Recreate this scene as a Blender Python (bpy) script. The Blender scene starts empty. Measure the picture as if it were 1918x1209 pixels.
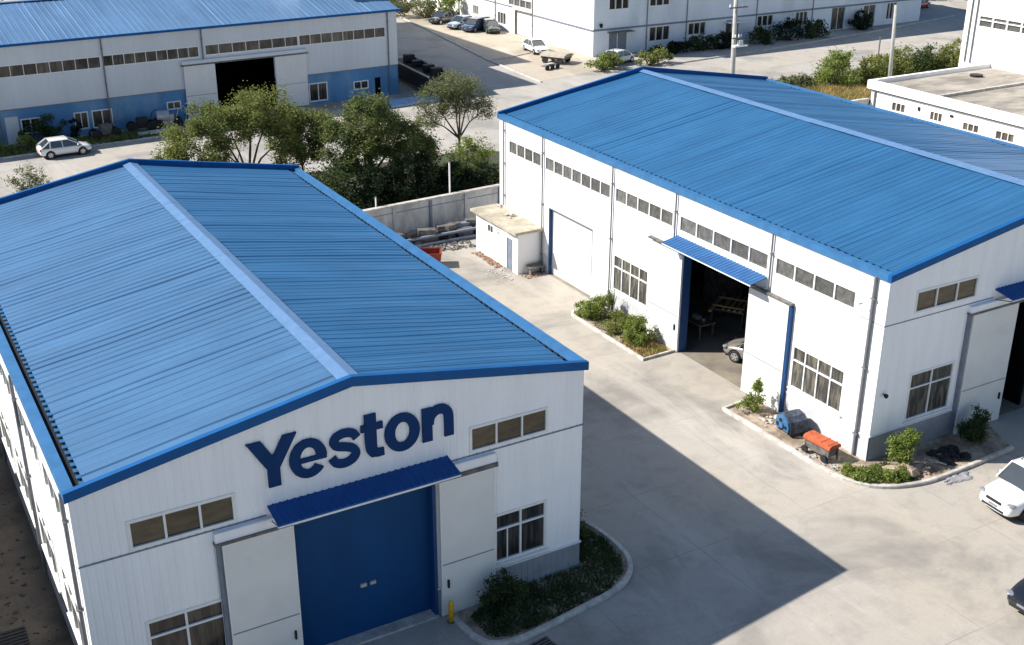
import bpy, bmesh, math, random
from mathutils import Vector, Matrix
R = math.radians
random.seed(7)
sc = bpy.context.scene
COL = sc.collection

# ------------------------------------------------------------------ camera, sky, sun, exposure
cam = bpy.data.cameras.new('camera'); camo = bpy.data.objects.new('camera', cam); COL.objects.link(camo)
cam.lens = 41.595; cam.sensor_width = 36; cam.clip_end = 3000
yaw, pitch, roll = R(30.02), R(23.274), R(0.103)
f_ = Vector((math.sin(yaw)*math.cos(pitch), math.cos(yaw)*math.cos(pitch), -math.sin(pitch)))
r_ = Vector((math.cos(yaw), -math.sin(yaw), 0)); u_ = r_.cross(f_)
r2 = r_*math.cos(roll)+u_*math.sin(roll); u2 = -r_*math.sin(roll)+u_*math.cos(roll)
camo.matrix_world = Matrix(((r2.x, u2.x, -f_.x, -19.783), (r2.y, u2.y, -f_.y, -29.450), (r2.z, u2.z, -f_.z, 24.717), (0, 0, 0, 1)))
sc.camera = camo
W = bpy.data.worlds.new('World'); sc.world = W; W.use_nodes = True
nt = W.node_tree; sky = nt.nodes.new('ShaderNodeTexSky'); sky.sky_type = 'NISHITA'; sky.sun_disc = False
SUN = Vector((-8.2, 4.9, 8.2)).normalized()
sky.sun_elevation = math.asin(SUN.z); sky.sun_rotation = math.atan2(SUN.x, SUN.y)
sky.altitude = 100; sky.air_density = 1.2; sky.dust_density = 0.6; sky.ozone_density = 4.5
nt.links.new(sky.outputs[0], nt.nodes['Background'].inputs[0]); nt.nodes['Background'].inputs[1].default_value = 0.076
sl = bpy.data.lights.new('sun', 'SUN'); sl.energy = 4.95; sl.angle = R(0.55); sl.color = (1.0, 0.94, 0.86)
so = bpy.data.objects.new('sun', sl); COL.objects.link(so); so.rotation_euler = SUN.to_track_quat('Z', 'Y').to_euler(); so.location = (-30, 20, 60)
sc.view_settings.view_transform = 'Standard'; sc.view_settings.look = 'None'
sc.view_settings.exposure = 0.82; sc.view_settings.gamma = 1

# ------------------------------------------------------------------ materials
MATS = {}
def mat(name, col, rough=0.6, metal=0.0, var=0.12, scale=3.0, var2=0.0, scale2=0.3, stretch=(1, 1, 1), bump=0.0, bscale=30, spec=0.4, col2=None, thr=(0.45, 0.6), coat=0, tr=0, mott=0, island=0):
    """principled surface whose colour wanders with two noise layers, col2 = stain colour laid over in patches"""
    if name in MATS: return MATS[name]
    m = bpy.data.materials.new(name); m.use_nodes = True; t = m.node_tree; n = t.nodes; L = t.links
    b = n['Principled BSDF']; b.inputs['Roughness'].default_value = rough; b.inputs['Metallic'].default_value = metal
    b.inputs['Specular IOR Level'].default_value = spec
    if coat: b.inputs['Coat Weight'].default_value = coat; b.inputs['Coat Roughness'].default_value = 0.05
    tc = n.new('ShaderNodeTexCoord'); mp = n.new('ShaderNodeMapping'); mp.inputs['Scale'].default_value = stretch
    L.new(tc.outputs['Object'], mp.inputs[0])
    n1 = n.new('ShaderNodeTexNoise'); n1.inputs['Scale'].default_value = scale; n1.inputs['Detail'].default_value = 5
    L.new(mp.outputs[0], n1.inputs[0])
    mr = n.new('ShaderNodeMapRange'); mr.inputs[1].default_value = 0.3; mr.inputs[2].default_value = 0.7
    mr.inputs[3].default_value = 1-var; mr.inputs[4].default_value = 1+var; L.new(n1.outputs[0], mr.inputs[0])
    mul = n.new('ShaderNodeMix'); mul.data_type = 'RGBA'; mul.blend_type = 'MULTIPLY'; mul.inputs[0].default_value = 1
    mul.inputs[6].default_value = (*col, 1); L.new(mr.outputs[0], mul.inputs[7]); out = mul.outputs[2]
    if mott:
        for sc_, am in ((.22, mott), (14, mott*.5)):
            nm = n.new('ShaderNodeTexNoise'); nm.inputs['Scale'].default_value = sc_; nm.inputs['Detail'].default_value = 6; nm.inputs['Roughness'].default_value = .65; L.new(tc.outputs['Object'], nm.inputs[0])
            rm = n.new('ShaderNodeMapRange'); rm.inputs[1].default_value = .3; rm.inputs[2].default_value = .7; rm.inputs[3].default_value = 1-am; rm.inputs[4].default_value = 1+am; L.new(nm.outputs[0], rm.inputs[0])
            mm = n.new('ShaderNodeMix'); mm.data_type = 'RGBA'; mm.blend_type = 'MULTIPLY'; mm.inputs[0].default_value = 1; L.new(out, mm.inputs[6]); L.new(rm.outputs[0], mm.inputs[7]); out = mm.outputs[2]
    if col2 is not None:
        n2 = n.new('ShaderNodeTexNoise'); n2.inputs['Scale'].default_value = scale2; n2.inputs['Detail'].default_value = 7; n2.inputs['Roughness'].default_value = 0.6
        L.new(mp.outputs[0], n2.inputs[0])
        r = n.new('ShaderNodeMapRange'); r.inputs[1].default_value = thr[0]; r.inputs[2].default_value = thr[1]
        r.inputs[3].default_value = 0; r.inputs[4].default_value = var2; L.new(n2.outputs[0], r.inputs[0])
        mx = n.new('ShaderNodeMix'); mx.data_type = 'RGBA'; L.new(r.outputs[0], mx.inputs[0]); L.new(out, mx.inputs[6]); mx.inputs[7].default_value = (*col2, 1); out = mx.outputs[2]
    if island:
        gi = n.new('ShaderNodeNewGeometry'); ri = n.new('ShaderNodeMapRange'); ri.inputs[3].default_value = 1-island; ri.inputs[4].default_value = 1+island; L.new(gi.outputs['Random Per Island'], ri.inputs[0])
        mi_ = n.new('ShaderNodeMix'); mi_.data_type = 'RGBA'; mi_.blend_type = 'MULTIPLY'; mi_.inputs[0].default_value = 1; L.new(out, mi_.inputs[6]); L.new(ri.outputs[0], mi_.inputs[7]); out = mi_.outputs[2]
    L.new(out, b.inputs['Base Color'])
    if bump:
        n3 = n.new('ShaderNodeTexNoise'); n3.inputs['Scale'].default_value = bscale; n3.inputs['Detail'].default_value = 3; L.new(mp.outputs[0], n3.inputs[0])
        bp = n.new('ShaderNodeBump'); bp.inputs['Strength'].default_value = bump; bp.inputs['Distance'].default_value = 0.05
        L.new(n3.outputs[0], bp.inputs['Height']); L.new(bp.outputs[0], b.inputs['Normal'])
    if tr:
        tl = n.new('ShaderNodeBsdfTranslucent'); L.new(out, tl.inputs[0]); ms = n.new('ShaderNodeMixShader'); ms.inputs[0].default_value = tr
        L.new(b.outputs[0], ms.inputs[1]); L.new(tl.outputs[0], ms.inputs[2]); L.new(ms.outputs[0], n['Material Output'].inputs[0])
    MATS[name] = m; return m

def concrete(name, base, stain, joints, jscale=5.0, warm=(0.46, 0.40, 0.32), crack=True):
    m = bpy.data.materials.new(name); m.use_nodes = True; t = m.node_tree; n = t.nodes; L = t.links
    b = n['Principled BSDF']; b.inputs['Roughness'].default_value = 0.85; b.inputs['Specular IOR Level'].default_value = 0.25
    tc = n.new('ShaderNodeTexCoord')
    def noise(s, d=6, rg=0.6, off=0, st=(1, 1, 1)):
        mp = n.new('ShaderNodeMapping'); mp.inputs['Location'].default_value = (off, off*1.7, 0); mp.inputs['Scale'].default_value = st
        L.new(tc.outputs['Object'], mp.inputs[0]); q = n.new('ShaderNodeTexNoise'); q.inputs['Scale'].default_value = s; q.inputs['Detail'].default_value = d; q.inputs['Roughness'].default_value = rg; q.inputs['Distortion'].default_value = 0.4
        L.new(mp.outputs[0], q.inputs[0]); return q.outputs[0]
    def rng(x, a, c, lo, hi):
        r = n.new('ShaderNodeMapRange'); r.inputs[1].default_value = a; r.inputs[2].default_value = c; r.inputs[3].default_value = lo; r.inputs[4].default_value = hi; L.new(x, r.inputs[0]); return r.outputs[0]
    def mix(fac, a, c):
        x = n.new('ShaderNodeMix'); x.data_type = 'RGBA'; L.new(fac, x.inputs[0])
        if isinstance(a, tuple): x.inputs[6].default_value = (*a, 1)
        else: L.new(a, x.inputs[6])
        if isinstance(c, tuple): x.inputs[7].default_value = (*c, 1)
        else: L.new(c, x.inputs[7])
        return x.outputs[2]
    c = mix(rng(noise(0.11, 5, .55, 3), .4, .62, 0, 1), base, warm)
    c = mix(rng(noise(0.16, 7, .62, 11), .5, .64, 0, .95), c, stain)
    c = mix(rng(noise(0.9, 8, .7, 23), .48, .72, 0, .5), c, stain)
    c = mix(rng(noise(0.4, 7, .65, 31, (1, .18, 1)), .54, .64, 0, .5), c, tuple(x*1.25 for x in base))
    c = mix(rng(noise(9, 6, .7, 5), .35, .75, 0, .22), c, tuple(x*.55 for x in base))
    if joints:
        mp = n.new('ShaderNodeMapping'); mp.inputs['Location'].default_value = (0.7, 1.2, 0); L.new(tc.outputs['Object'], mp.inputs[0])
        dn = n.new('ShaderNodeTexNoise'); dn.inputs['Scale'].default_value = 1.5; dn.inputs['Detail'].default_value = 4; L.new(mp.outputs[0], dn.inputs[0])
        va = n.new('ShaderNodeVectorMath'); va.operation = 'MULTIPLY_ADD'; L.new(dn.outputs[1], va.inputs[0]); va.inputs[1].default_value = (.09, .09, 0); L.new(mp.outputs[0], va.inputs[2])
        br = n.new('ShaderNodeTexBrick'); br.offset = 0; br.inputs['Scale'].default_value = 1; br.inputs['Brick Width'].default_value = jscale; br.inputs['Row Height'].default_value = jscale*.8
        br.inputs['Mortar Size'].default_value = 0.022; br.inputs['Mortar Smooth'].default_value = .3; L.new(va.outputs[0], br.inputs[0])
        br.inputs['Color1'].default_value = (0, 0, 0, 1); br.inputs['Color2'].default_value = (.25, .25, .25, 1); br.inputs['Mortar'].default_value = (1, 1, 1, 1)
        mm = n.new('ShaderNodeMath'); mm.operation = 'MULTIPLY'; L.new(br.outputs[1], mm.inputs[0]); L.new(rng(noise(.4, 3, .5, 9), .42, .62, .0, .6), mm.inputs[1])
        c = mix(mm.outputs[0], c, tuple(x*.42 for x in base))
        sl_ = n.new('ShaderNodeMath'); sl_.operation = 'MULTIPLY'; L.new(br.outputs[0], sl_.inputs[0]); sl_.inputs[1].default_value = .4
        c = mix(sl_.outputs[0], c, tuple(x*.8 for x in base))
    if crack:
        vo = n.new('ShaderNodeTexVoronoi'); vo.feature = 'DISTANCE_TO_EDGE'; vo.inputs['Scale'].default_value = .16
        dn = n.new('ShaderNodeTexNoise'); dn.inputs['Scale'].default_value = .8; dn.inputs['Detail'].default_value = 5; L.new(tc.outputs['Object'], dn.inputs[0])
        va = n.new('ShaderNodeVectorMath'); va.operation = 'MULTIPLY_ADD'; L.new(dn.outputs[1], va.inputs[0]); va.inputs[1].default_value = (1.6, 1.6, 0); L.new(tc.outputs['Object'], va.inputs[2])
        L.new(va.outputs[0], vo.inputs[0])
        m1 = n.new('ShaderNodeMath'); m1.operation = 'MULTIPLY'; L.new(rng(vo.outputs[0], 0.002, .008, 1, 0), m1.inputs[0]); L.new(rng(noise(.25, 3, .5, 41), .55, .7, 0, .28), m1.inputs[1])
        c = mix(m1.outputs[0], c, tuple(x*.4 for x in base))
    c = mix(rng(noise(2.2, 4, .8, 61, (1.6, .5, 1)), .66, .72, 0, .45), c, tuple(x*.5 for x in base))
    L.new(c, b.inputs['Base Color'])
    bp = n.new('ShaderNodeBump'); bp.inputs['Strength'].default_value = .25; bp.inputs['Distance'].default_value = .03; L.new(noise(14, 6, .7, 2), bp.inputs['Height']); L.new(bp.outputs[0], b.inputs['Normal'])
    MATS[name] = m; return m

M_yard = concrete('yard_concrete', (0.385, 0.358, 0.318), (0.22, 0.207, 0.187), True, 5.2, warm=(.40, .36, .30))
M_road = concrete('road_concrete', (0.385, 0.365, 0.335), (0.25, 0.24, 0.22), True, 6.0, warm=(.40, .365, .31))
M_sand = concrete('sandy_paving', (0.45, 0.40, 0.325), (0.32, 0.28, 0.22), False, warm=(.42, .37, .29))
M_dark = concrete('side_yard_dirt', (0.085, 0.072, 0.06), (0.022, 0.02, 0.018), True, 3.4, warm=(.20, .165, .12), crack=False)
M_soil = mat('soil', (0.05, 0.042, 0.03), .95, var=.4, scale=1.5, col2=(.05, .07, .03), var2=.9, scale2=.5, bump=.6)
M_bedsoil = mat('bed_soil', (0.36, 0.29, 0.22), .95, var=.3, scale=4, col2=(.17, .13, .09), var2=.8, scale2=1.2, bump=.8, bscale=20)
M_verge = mat('verge_soil', (0.30, 0.23, 0.13), .95, var=.35, scale=1.2, col2=(.10, .13, .05), var2=.9, scale2=.3, bump=.6)
M_kerb = mat('kerb_concrete', (0.50, 0.47, 0.43), .85, var=.2, scale=5, col2=(.28, .26, .23), var2=.6, scale2=2, bump=.3)
M_floor = mat('hall_floor', (0.26, 0.23, 0.18), .6, var=.25, scale=1.2, col2=(.10, .09, .08), var2=.7, scale2=.6)
def roofmat(name, a, st):
    return mat(name, a, .46, .15, var=.08, scale=1.2, col2=tuple(x*.75 for x in a), var2=.5, scale2=.8, thr=(.5, .68), stretch=st, spec=.5, bump=.35, bscale=2.2, mott=.12)
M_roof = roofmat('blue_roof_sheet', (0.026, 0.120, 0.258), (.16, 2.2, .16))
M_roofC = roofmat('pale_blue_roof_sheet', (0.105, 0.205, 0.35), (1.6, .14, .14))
M_roof_sheen = roofmat('sheen_painted_roof_sheet', (0.060, 0.152, 0.285), (.16, 2.2, .16))  # lighter copy of the blue sheet: sheen painted into one slope's colour
M_cap = mat('blue_ridge_cap', (0.10, 0.19, 0.34), .4, var=.12, scale=4, col2=(.075, .16, .30), var2=.5, scale2=2)
M_fascia = mat('blue_fascia', (0.006, 0.085, 0.26), .6, spec=.2, var=.1, scale=2)
M_gutter = mat('blue_gutter', (0.036, 0.135, 0.29), .45, var=.12, scale=2)
M_trough = mat('gutter_trough', (0.006, 0.007, 0.009), .9, var=.4, scale=9)
M_awn = mat('blue_awning_sheet', (0.005, 0.068, 0.24), .6, spec=.2, var=.12, scale=2)
M_awnB = mat('blue_awning_sheet_light', (0.024, 0.105, 0.27), .5, var=.12, scale=2)
M_door = mat('blue_door_paint', (0.002, 0.052, 0.165), .6, spec=.2, var=.1, scale=1.0, stretch=(1, 1, .3))
M_jamb = mat('blue_jamb_paint', (0.006, 0.05, 0.17), .5, var=.1, scale=2)
M_letter = mat('navy_letter_paint', (0.001, 0.032, 0.12), .6, spec=.15, var=.08, scale=3)
M_wall = mat('white_wall_sheet', (0.85, 0.855, 0.865), .55, var=.03, scale=2.2, stretch=(1, 1, .10), col2=(.66, .66, .66), var2=.28, scale2=1.6, thr=(.52, .72), spec=.3, mott=.03)
M_wallB = mat('white_wall_panel', (0.82, 0.82, 0.81), .6, var=.03, scale=1.0, stretch=(1, 1, .3), col2=(.68, .66, .62), var2=.3, scale2=.8, thr=(.55, .75), spec=.3)
M_wallC = mat('grey_white_wall_sheet', (0.62, 0.64, 0.66), .6, var=.05, scale=1.0, stretch=(1, 1, .2), col2=(.44, .45, .46), var2=.45, scale2=.5, thr=(.5, .75), spec=.3)
M_wallD = mat('white_render_wall', (0.80, 0.80, 0.79), .8, var=.04, scale=.6, stretch=(1, 1, .25), col2=(.56, .55, .52), var2=.5, scale2=.35, thr=(.52, .72), spec=.2)
M_bluelow = mat('blue_painted_wall', (0.075, 0.215, 0.40), .7, var=.18, scale=.6, col2=(.25, .40, .55), var2=.6, scale2=.25, stretch=(1, 1, .5))
M_plinth = mat('grey_plinth', (0.27, 0.29, 0.32), .7, var=.1, scale=1.5, col2=(.2, .21, .23), var2=.5, scale2=1)
M_frame = mat('white_window_frame', (0.74, 0.74, 0.72), .5, var=.06, scale=3)
M_leafdoor = mat('white_sliding_door', (0.68, 0.68, 0.66), .5, var=.04, scale=1, col2=(.5, .5, .5), var2=.3, scale2=.8, thr=(.55, .75))
M_seam = mat('grey_seam_strip', (0.16, 0.19, 0.24), .6, var=.15, scale=3)
M_strip = mat('white_flashing', (0.72, 0.72, 0.72), .5, var=.05, scale=3)
M_pipe = mat('grey_downpipe', (0.15, 0.155, 0.17), .5, var=.15, scale=3)
M_dirty = mat('dirty_metal', (0.15, 0.14, 0.13), .6, var=.3, scale=5, col2=(.05, .04, .04), var2=.6, scale2=3)
M_black = mat('black_rubber', (0.012, 0.012, 0.013), .6, var=.2, scale=5)
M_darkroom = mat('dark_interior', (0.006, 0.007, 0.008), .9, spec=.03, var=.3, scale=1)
def glass(name, col, col2, stretch=(1.5, 1.5, .35), rough=.18, spec=.5, sc2=2.2):
    return mat(name, col, rough, var=.35, scale=3, col2=col2, var2=.85, scale2=sc2, thr=(.47, .6), stretch=stretch, spec=spec, island=.45)
M_gA = glass('bronze_window_glass', (0.075, 0.058, 0.032), (.045, .035, .022), (.5, .5, 2.0), .12)
M_gA2 = glass('dark_curtained_glass', (0.016, 0.018, 0.020), (.07, .06, .05), (3, 3, .25), .12, .4)
M_gB = glass('grey_window_glass', (0.085, 0.085, 0.08), (.13, .125, .115), (2, 2, 1.2), .3, .4, 3.5)
M_gB2 = glass('dusty_window_glass', (0.045, 0.045, 0.042), (.14, .13, .10), (3, 3, .5), .25, .4)
M_gC = glass('brown_grey_window_glass', (0.06, 0.052, 0.042), (.13, .11, .085), (1.4, 1.4, .4), .2, .4, 1.2)
M_slabroof = mat('weathered_roof_slab', (0.40, 0.36, 0.28), .95, var=.18, scale=2, col2=(.24, .21, .16), var2=.7, scale2=.7, bump=.5, bscale=9)
M_slabroof2 = mat('grey_roof_screed', (0.30, 0.272, 0.23), .95, var=.25, scale=1.0, col2=(.13, .12, .105), var2=.9, scale2=.35, thr=(.46, .64), bump=.4, bscale=6, stretch=(.6, 1.5, 1))
M_fence = mat('stained_wall_render', (0.47, 0.47, 0.46), .9, var=.15, scale=2, col2=(.22, .23, .23), var2=.75, scale2=.8, thr=(.48, .66), stretch=(1, 1, .5))
M_pole = mat('concrete_pole', (0.34, 0.335, 0.315), .8, var=.12, scale=3)
M_yellow = mat('yellow_paint', (0.75, 0.42, 0.01), .45, var=.15, scale=6, col2=(.4, .2, .02), var2=.4, scale2=5)
M_orange = mat('orange_paint', (0.34, 0.075, 0.03), .85, var=.15, scale=4, col2=(.55, .14, .05), var2=.5, scale2=3)
M_red = mat('rusty_red_paint', (0.22, 0.035, 0.02), .6, var=.25, scale=4, col2=(.25, .05, .03), var2=.6, scale2=2)
M_mblue = mat('machine_blue_paint', (0.03, 0.12, 0.27), .45, var=.2, scale=5, col2=(.10, .16, .22), var2=.6, scale2=4)
M_steel = mat('grey_steel', (0.42, 0.42, 0.42), .45, metal=.3, var=.2, scale=5)
M_wood = mat('raw_timber', (0.70, 0.42, 0.20), .75, var=.25, scale=4, stretch=(.4, 3, 1))
M_brick = mat('broken_brick', (0.27, 0.14, 0.09), .9, var=.3, scale=8, col2=(.24, .2, .16), var2=.6, scale2=4)
M_rock = mat('rubble_stone', (0.42, 0.39, 0.35), .9, var=.3, scale=6)
M_cream = mat('cream_tarpaulin', (0.36, 0.33, 0.26), .8, var=.15, scale=2)
M_silver = mat('bluish_sheet_metal', (0.30, 0.42, 0.55), .5, metal=.2, var=.15, scale=2)
M_bark = mat('bark', (0.075, 0.058, 0.042), .95, var=.35, scale=6, bump=.4)
M_tyre = mat('tyre_rubber', (0.018, 0.018, 0.019), .8, var=.2, scale=8)
M_rim = mat('alloy_rim', (0.50, 0.51, 0.52), .3, metal=.7, var=.05)
M_carglass = mat('car_glass', (0.03, 0.038, 0.042), .04, var=.1, spec=.8, coat=.5)
M_carwhite = mat('white_car_paint', (0.80, 0.80, 0.79), .22, var=.02, coat=1, spec=.5)
M_carblack = mat('black_car_paint', (0.010, 0.011, 0.014), .12, var=.05, coat=1, spec=.6)
M_carsilver = mat('silver_blue_car_paint', (0.34, 0.42, 0.52), .25, metal=.4, var=.04, coat=1)
M_carblue = mat('dark_blue_car_paint', (0.02, 0.05, 0.12), .2, var=.05, coat=1)
M_cargreen = mat('dark_green_car_paint', (0.025, 0.045, 0.04), .25, var=.05, coat=1)
M_cartrim = mat('black_car_trim', (0.02, 0.02, 0.022), .5, var=.1)
M_lamp = mat('clear_lamp_lens', (0.20, 0.21, 0.23), .12, var=.15, scale=12, spec=.8, coat=.6)
M_tail = mat('red_lamp_lens', (0.35, 0.02, 0.015), .15, var=.1, coat=.6)
M_plate = mat('blank_number_plate', (0.20, 0.22, 0.26), .4, var=.05)
M_tan = mat('tan_panel', (0.52, 0.44, 0.30), .6, var=.2, scale=2)
def leafmat(name, a, b, sc_=.55, tr=.4):
    return mat(name, a, .7, var=.45, scale=5, col2=b, var2=.9, scale2=sc_, thr=(.42, .6), spec=.25, tr=tr)
M_l1 = leafmat('olive_leaves', (0.215, 0.235, 0.065), (.13, .165, .05))
M_l2 = leafmat('deep_green_leaves', (0.085, 0.12, 0.035), (.03, .055, .02))
M_l2b = leafmat('mottled_green_leaves', (0.18, 0.21, 0.06), (.07, .10, .035), .7)
M_l3 = leafmat('grey_green_leaves', (0.18, 0.195, 0.09), (.12, .14, .065))
M_l4 = leafmat('bright_green_leaves', (0.22, 0.27, 0.06), (.12, .18, .035), 1.5)
M_l5 = leafmat('dark_conifer_leaves', (0.022, 0.04, 0.016), (.008, .017, .008))
M_l6 = leafmat('shade_shrub_leaves', (0.035, 0.065, 0.025), (.08, .10, .03), 1.0)
M_dry = leafmat('dry_grass_blades', (0.42, 0.30, 0.13), (.25, .22, .07), .8, .2)
M_grass = leafmat('grass_blades', (0.10, 0.15, 0.035), (.20, .19, .06), .9, .2)
M_dgrass = leafmat('dark_grass_blades', (0.045, 0.08, 0.025), (.09, .11, .035), .9, .2)

# ------------------------------------------------------------------ mesh helpers
class MB:
    def __init__(s): s.v = []; s.f = []
    def quad(s, *p):
        i = len(s.v); s.v += [tuple(q) for q in p]; s.f.append(tuple(range(i, i+len(p)))); return s
    def box(s, x0, x1, y0, y1, z0, z1, T=None):
        i = len(s.v); P = [(x0, y0, z0), (x1, y0, z0), (x1, y1, z0), (x0, y1, z0), (x0, y0, z1), (x1, y0, z1), (x1, y1, z1), (x0, y1, z1)]
        s.v += [T(*p) if T else p for p in P]
        s.f += [tuple(i+k for k in q) for q in ((0, 3, 2, 1), (4, 5, 6, 7), (0, 1, 5, 4), (1, 2, 6, 5), (2, 3, 7, 6), (3, 0, 4, 7))]; return s
    def prism(s, poly, a, b, T):
        """poly of 2D points extruded between a and b; T(p, q, h) gives the world point"""
        i = len(s.v); n = len(poly)
        s.v += [T(p[0], p[1], a) for p in poly]+[T(p[0], p[1], b) for p in poly]
        s.f.append(tuple(range(i, i+n))[::-1]); s.f.append(tuple(range(i+n, i+2*n)))
        for k in range(n): s.f.append((i+k, i+(k+1) % n, i+n+(k+1) % n, i+n+k))
        return s
    def tube(s, pts, rad, n=8, cap=True):
        pts = [Vector(p) for p in pts]; rings = []
        if not isinstance(rad, (list, tuple)): rad = [rad]*len(pts)
        for k, p in enumerate(pts):
            d = (pts[min(k+1, len(pts)-1)]-pts[max(k-1, 0)]).normalized()
            a = d.orthogonal().normalized() if k == 0 else (a-d*a.dot(d)).normalized()
            b = d.cross(a); i = len(s.v); rings.append(i)
            s.v += [tuple(p+(a*math.cos(2*math.pi*j/n)+b*math.sin(2*math.pi*j/n))*rad[k]) for j in range(n)]
        for q in range(len(rings)-1):
            A, B = rings[q], rings[q+1]
            for j in range(n): s.f.append((A+j, A+(j+1) % n, B+(j+1) % n, B+j))
        if cap: s.f.append(tuple(rings[0]+j for j in range(n))[::-1]); s.f.append(tuple(rings[-1]+j for j in range(n)))
        return s
    def blob(s, c, r, seed=0, jit=.2, nu=8, nv=5):
        rd = random.Random(seed); i = len(s.v); s.v.append((c[0], c[1], c[2]+r[2]))
        for a in range(1, nv):
            for b in range(nu):
                th = math.pi*a/nv; ph = 2*math.pi*b/nu; k = 1+rd.uniform(-jit, jit)
                s.v.append((c[0]+r[0]*k*math.sin(th)*math.cos(ph), c[1]+r[1]*k*math.sin(th)*math.sin(ph), c[2]+r[2]*k*math.cos(th)))
        s.v.append((c[0], c[1], c[2]-r[2])); l = len(s.v)-1
        for b in range(nu):
            s.f.append((i, i+1+b, i+1+(b+1) % nu)); s.f.append((l, l-1-b, l-1-(b+1) % nu))
            for a in range(nv-2):
                q = i+1+a*nu; s.f.append((q+b, q+nu+b, q+nu+(b+1) % nu, q+(b+1) % nu))
        return s
    def build(s, name, m, parent=None, off=None, smooth=False):
        me = bpy.data.meshes.new(name)
        o3 = Vector(off) if off is not None else (Vector(root_of(parent).location) if parent is not None else Vector((0, 0, 0)))
        me.from_pydata([tuple(Vector(v)-o3) for v in s.v], [], s.f); me.materials.append(m)
        bm = bmesh.new(); bm.from_mesh(me); bmesh.ops.recalc_face_normals(bm, faces=bm.faces) if len(bm.faces) < 6000 else None; bm.to_mesh(me); bm.free()
        if smooth:
            for p in me.polygons: p.use_smooth = True
        o = bpy.data.objects.new(name, me); COL.objects.link(o)
        if parent is not None: o.parent = parent
        elif off is not None: o.location = o3
        return o
def root_of(o):
    while o.parent is not None: o = o.parent
    return o
def tag(o, label=None, cat=None, group=None, kind=None):
    if label: o['label'] = label
    if cat: o['category'] = cat
    if group: o['group'] = group
    if kind: o['kind'] = kind
    return o
def thing(name, label, cat, loc=(0, 0, 0), rz=0, group=None):
    o = bpy.data.objects.new(name, None); COL.objects.link(o); o.location = loc; o.rotation_euler = (0, 0, rz); o.empty_display_size = .3
    return tag(o, label, cat, group)
def kids(o): return [c for c in bpy.data.objects if c.parent == o]
def copy_tree(o, parent=None):
    c = o.copy(); COL.objects.link(c); c.parent = parent
    for ch in list(o.children): copy_tree(ch, c)
    return c
def structure(name, mb, m): o = mb.build(name, m); o['kind'] = 'structure'; return o
def lbox(name, m, parent, x0, x1, y0, y1, z0, z1): # box in the parent's own coordinates
    return MB().box(x0, x1, y0, y1, z0, z1).build(name, m, parent, off=(0, 0, 0))

class Frame:
    """facade coordinates: u along the wall, z up, o outwards"""
    def __init__(s, org, ud, nd): s.o = Vector(org); s.u = Vector(ud); s.n = Vector(nd)
    def P(s, u, z, o=0): return tuple(s.o+s.u*u+s.n*o+Vector((0, 0, z)))
    def box(s, mb, u0, u1, z0, z1, o0, o1): return mb.box(u0, u1, z0, z1, o0, o1, T=s.P)

def wall(mb, F, u0, u1, z0, ztop, holes=(), pitch=.25, depth=.012, groove=.03, reveal=.12, o=0):
    us = set([u0, u1]); k = u0
    if pitch:
        k = math.ceil(u0/pitch)*pitch
        while k < u1:
            for d in (-groove, -groove*.4, groove*.4, groove):
                if u0 < k+d < u1: us.add(round(k+d, 4))
            k += pitch
    for h in holes: us.add(h[0]); us.add(h[1])
    if callable(ztop): us.add(PEAK.get(id(F), (u0+u1)/2))
    us = sorted(us)
    def off(u):
        if not pitch: return o
        d = abs(u/pitch-round(u/pitch))*pitch
        return o-(depth if d < groove*.6 else 0)
    zt = ztop if callable(ztop) else (lambda u: ztop)
    for a, b in zip(us, us[1:]):
        if b-a < 1e-5: continue
        iv = [(z0, None)]; m = (a+b)/2
        hs = sorted([(h[2], h[3]) for h in holes if h[0] < m < h[1]]); z = z0; segs = []
        for h0, h1 in hs:
            if h0 > z: segs.append((z, h0, h0))
            z = max(z, h1)
        for q in segs: mb.quad(F.P(a, q[0], off(a)), F.P(b, q[0], off(b)), F.P(b, q[1], off(b)), F.P(a, q[1], off(a)))
        mb.quad(F.P(a, z, off(a)), F.P(b, z, off(b)), F.P(b, zt(b), off(b)), F.P(a, zt(a), off(a)))
    for h in holes:
        a, b, c, d = h; O = o; I = -reveal
        if c > z0: mb.quad(F.P(a, c, O), F.P(b, c, O), F.P(b, c, I), F.P(a, c, I))
        mb.quad(F.P(a, d, O), F.P(b, d, O), F.P(b, d, I), F.P(a, d, I))
        mb.quad(F.P(a, c, O), F.P(a, d, O), F.P(a, d, I), F.P(a, c, I)); mb.quad(F.P(b, c, O), F.P(b, d, O), F.P(b, d, I), F.P(b, c, I))
    return mb
PEAK = {}

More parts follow.
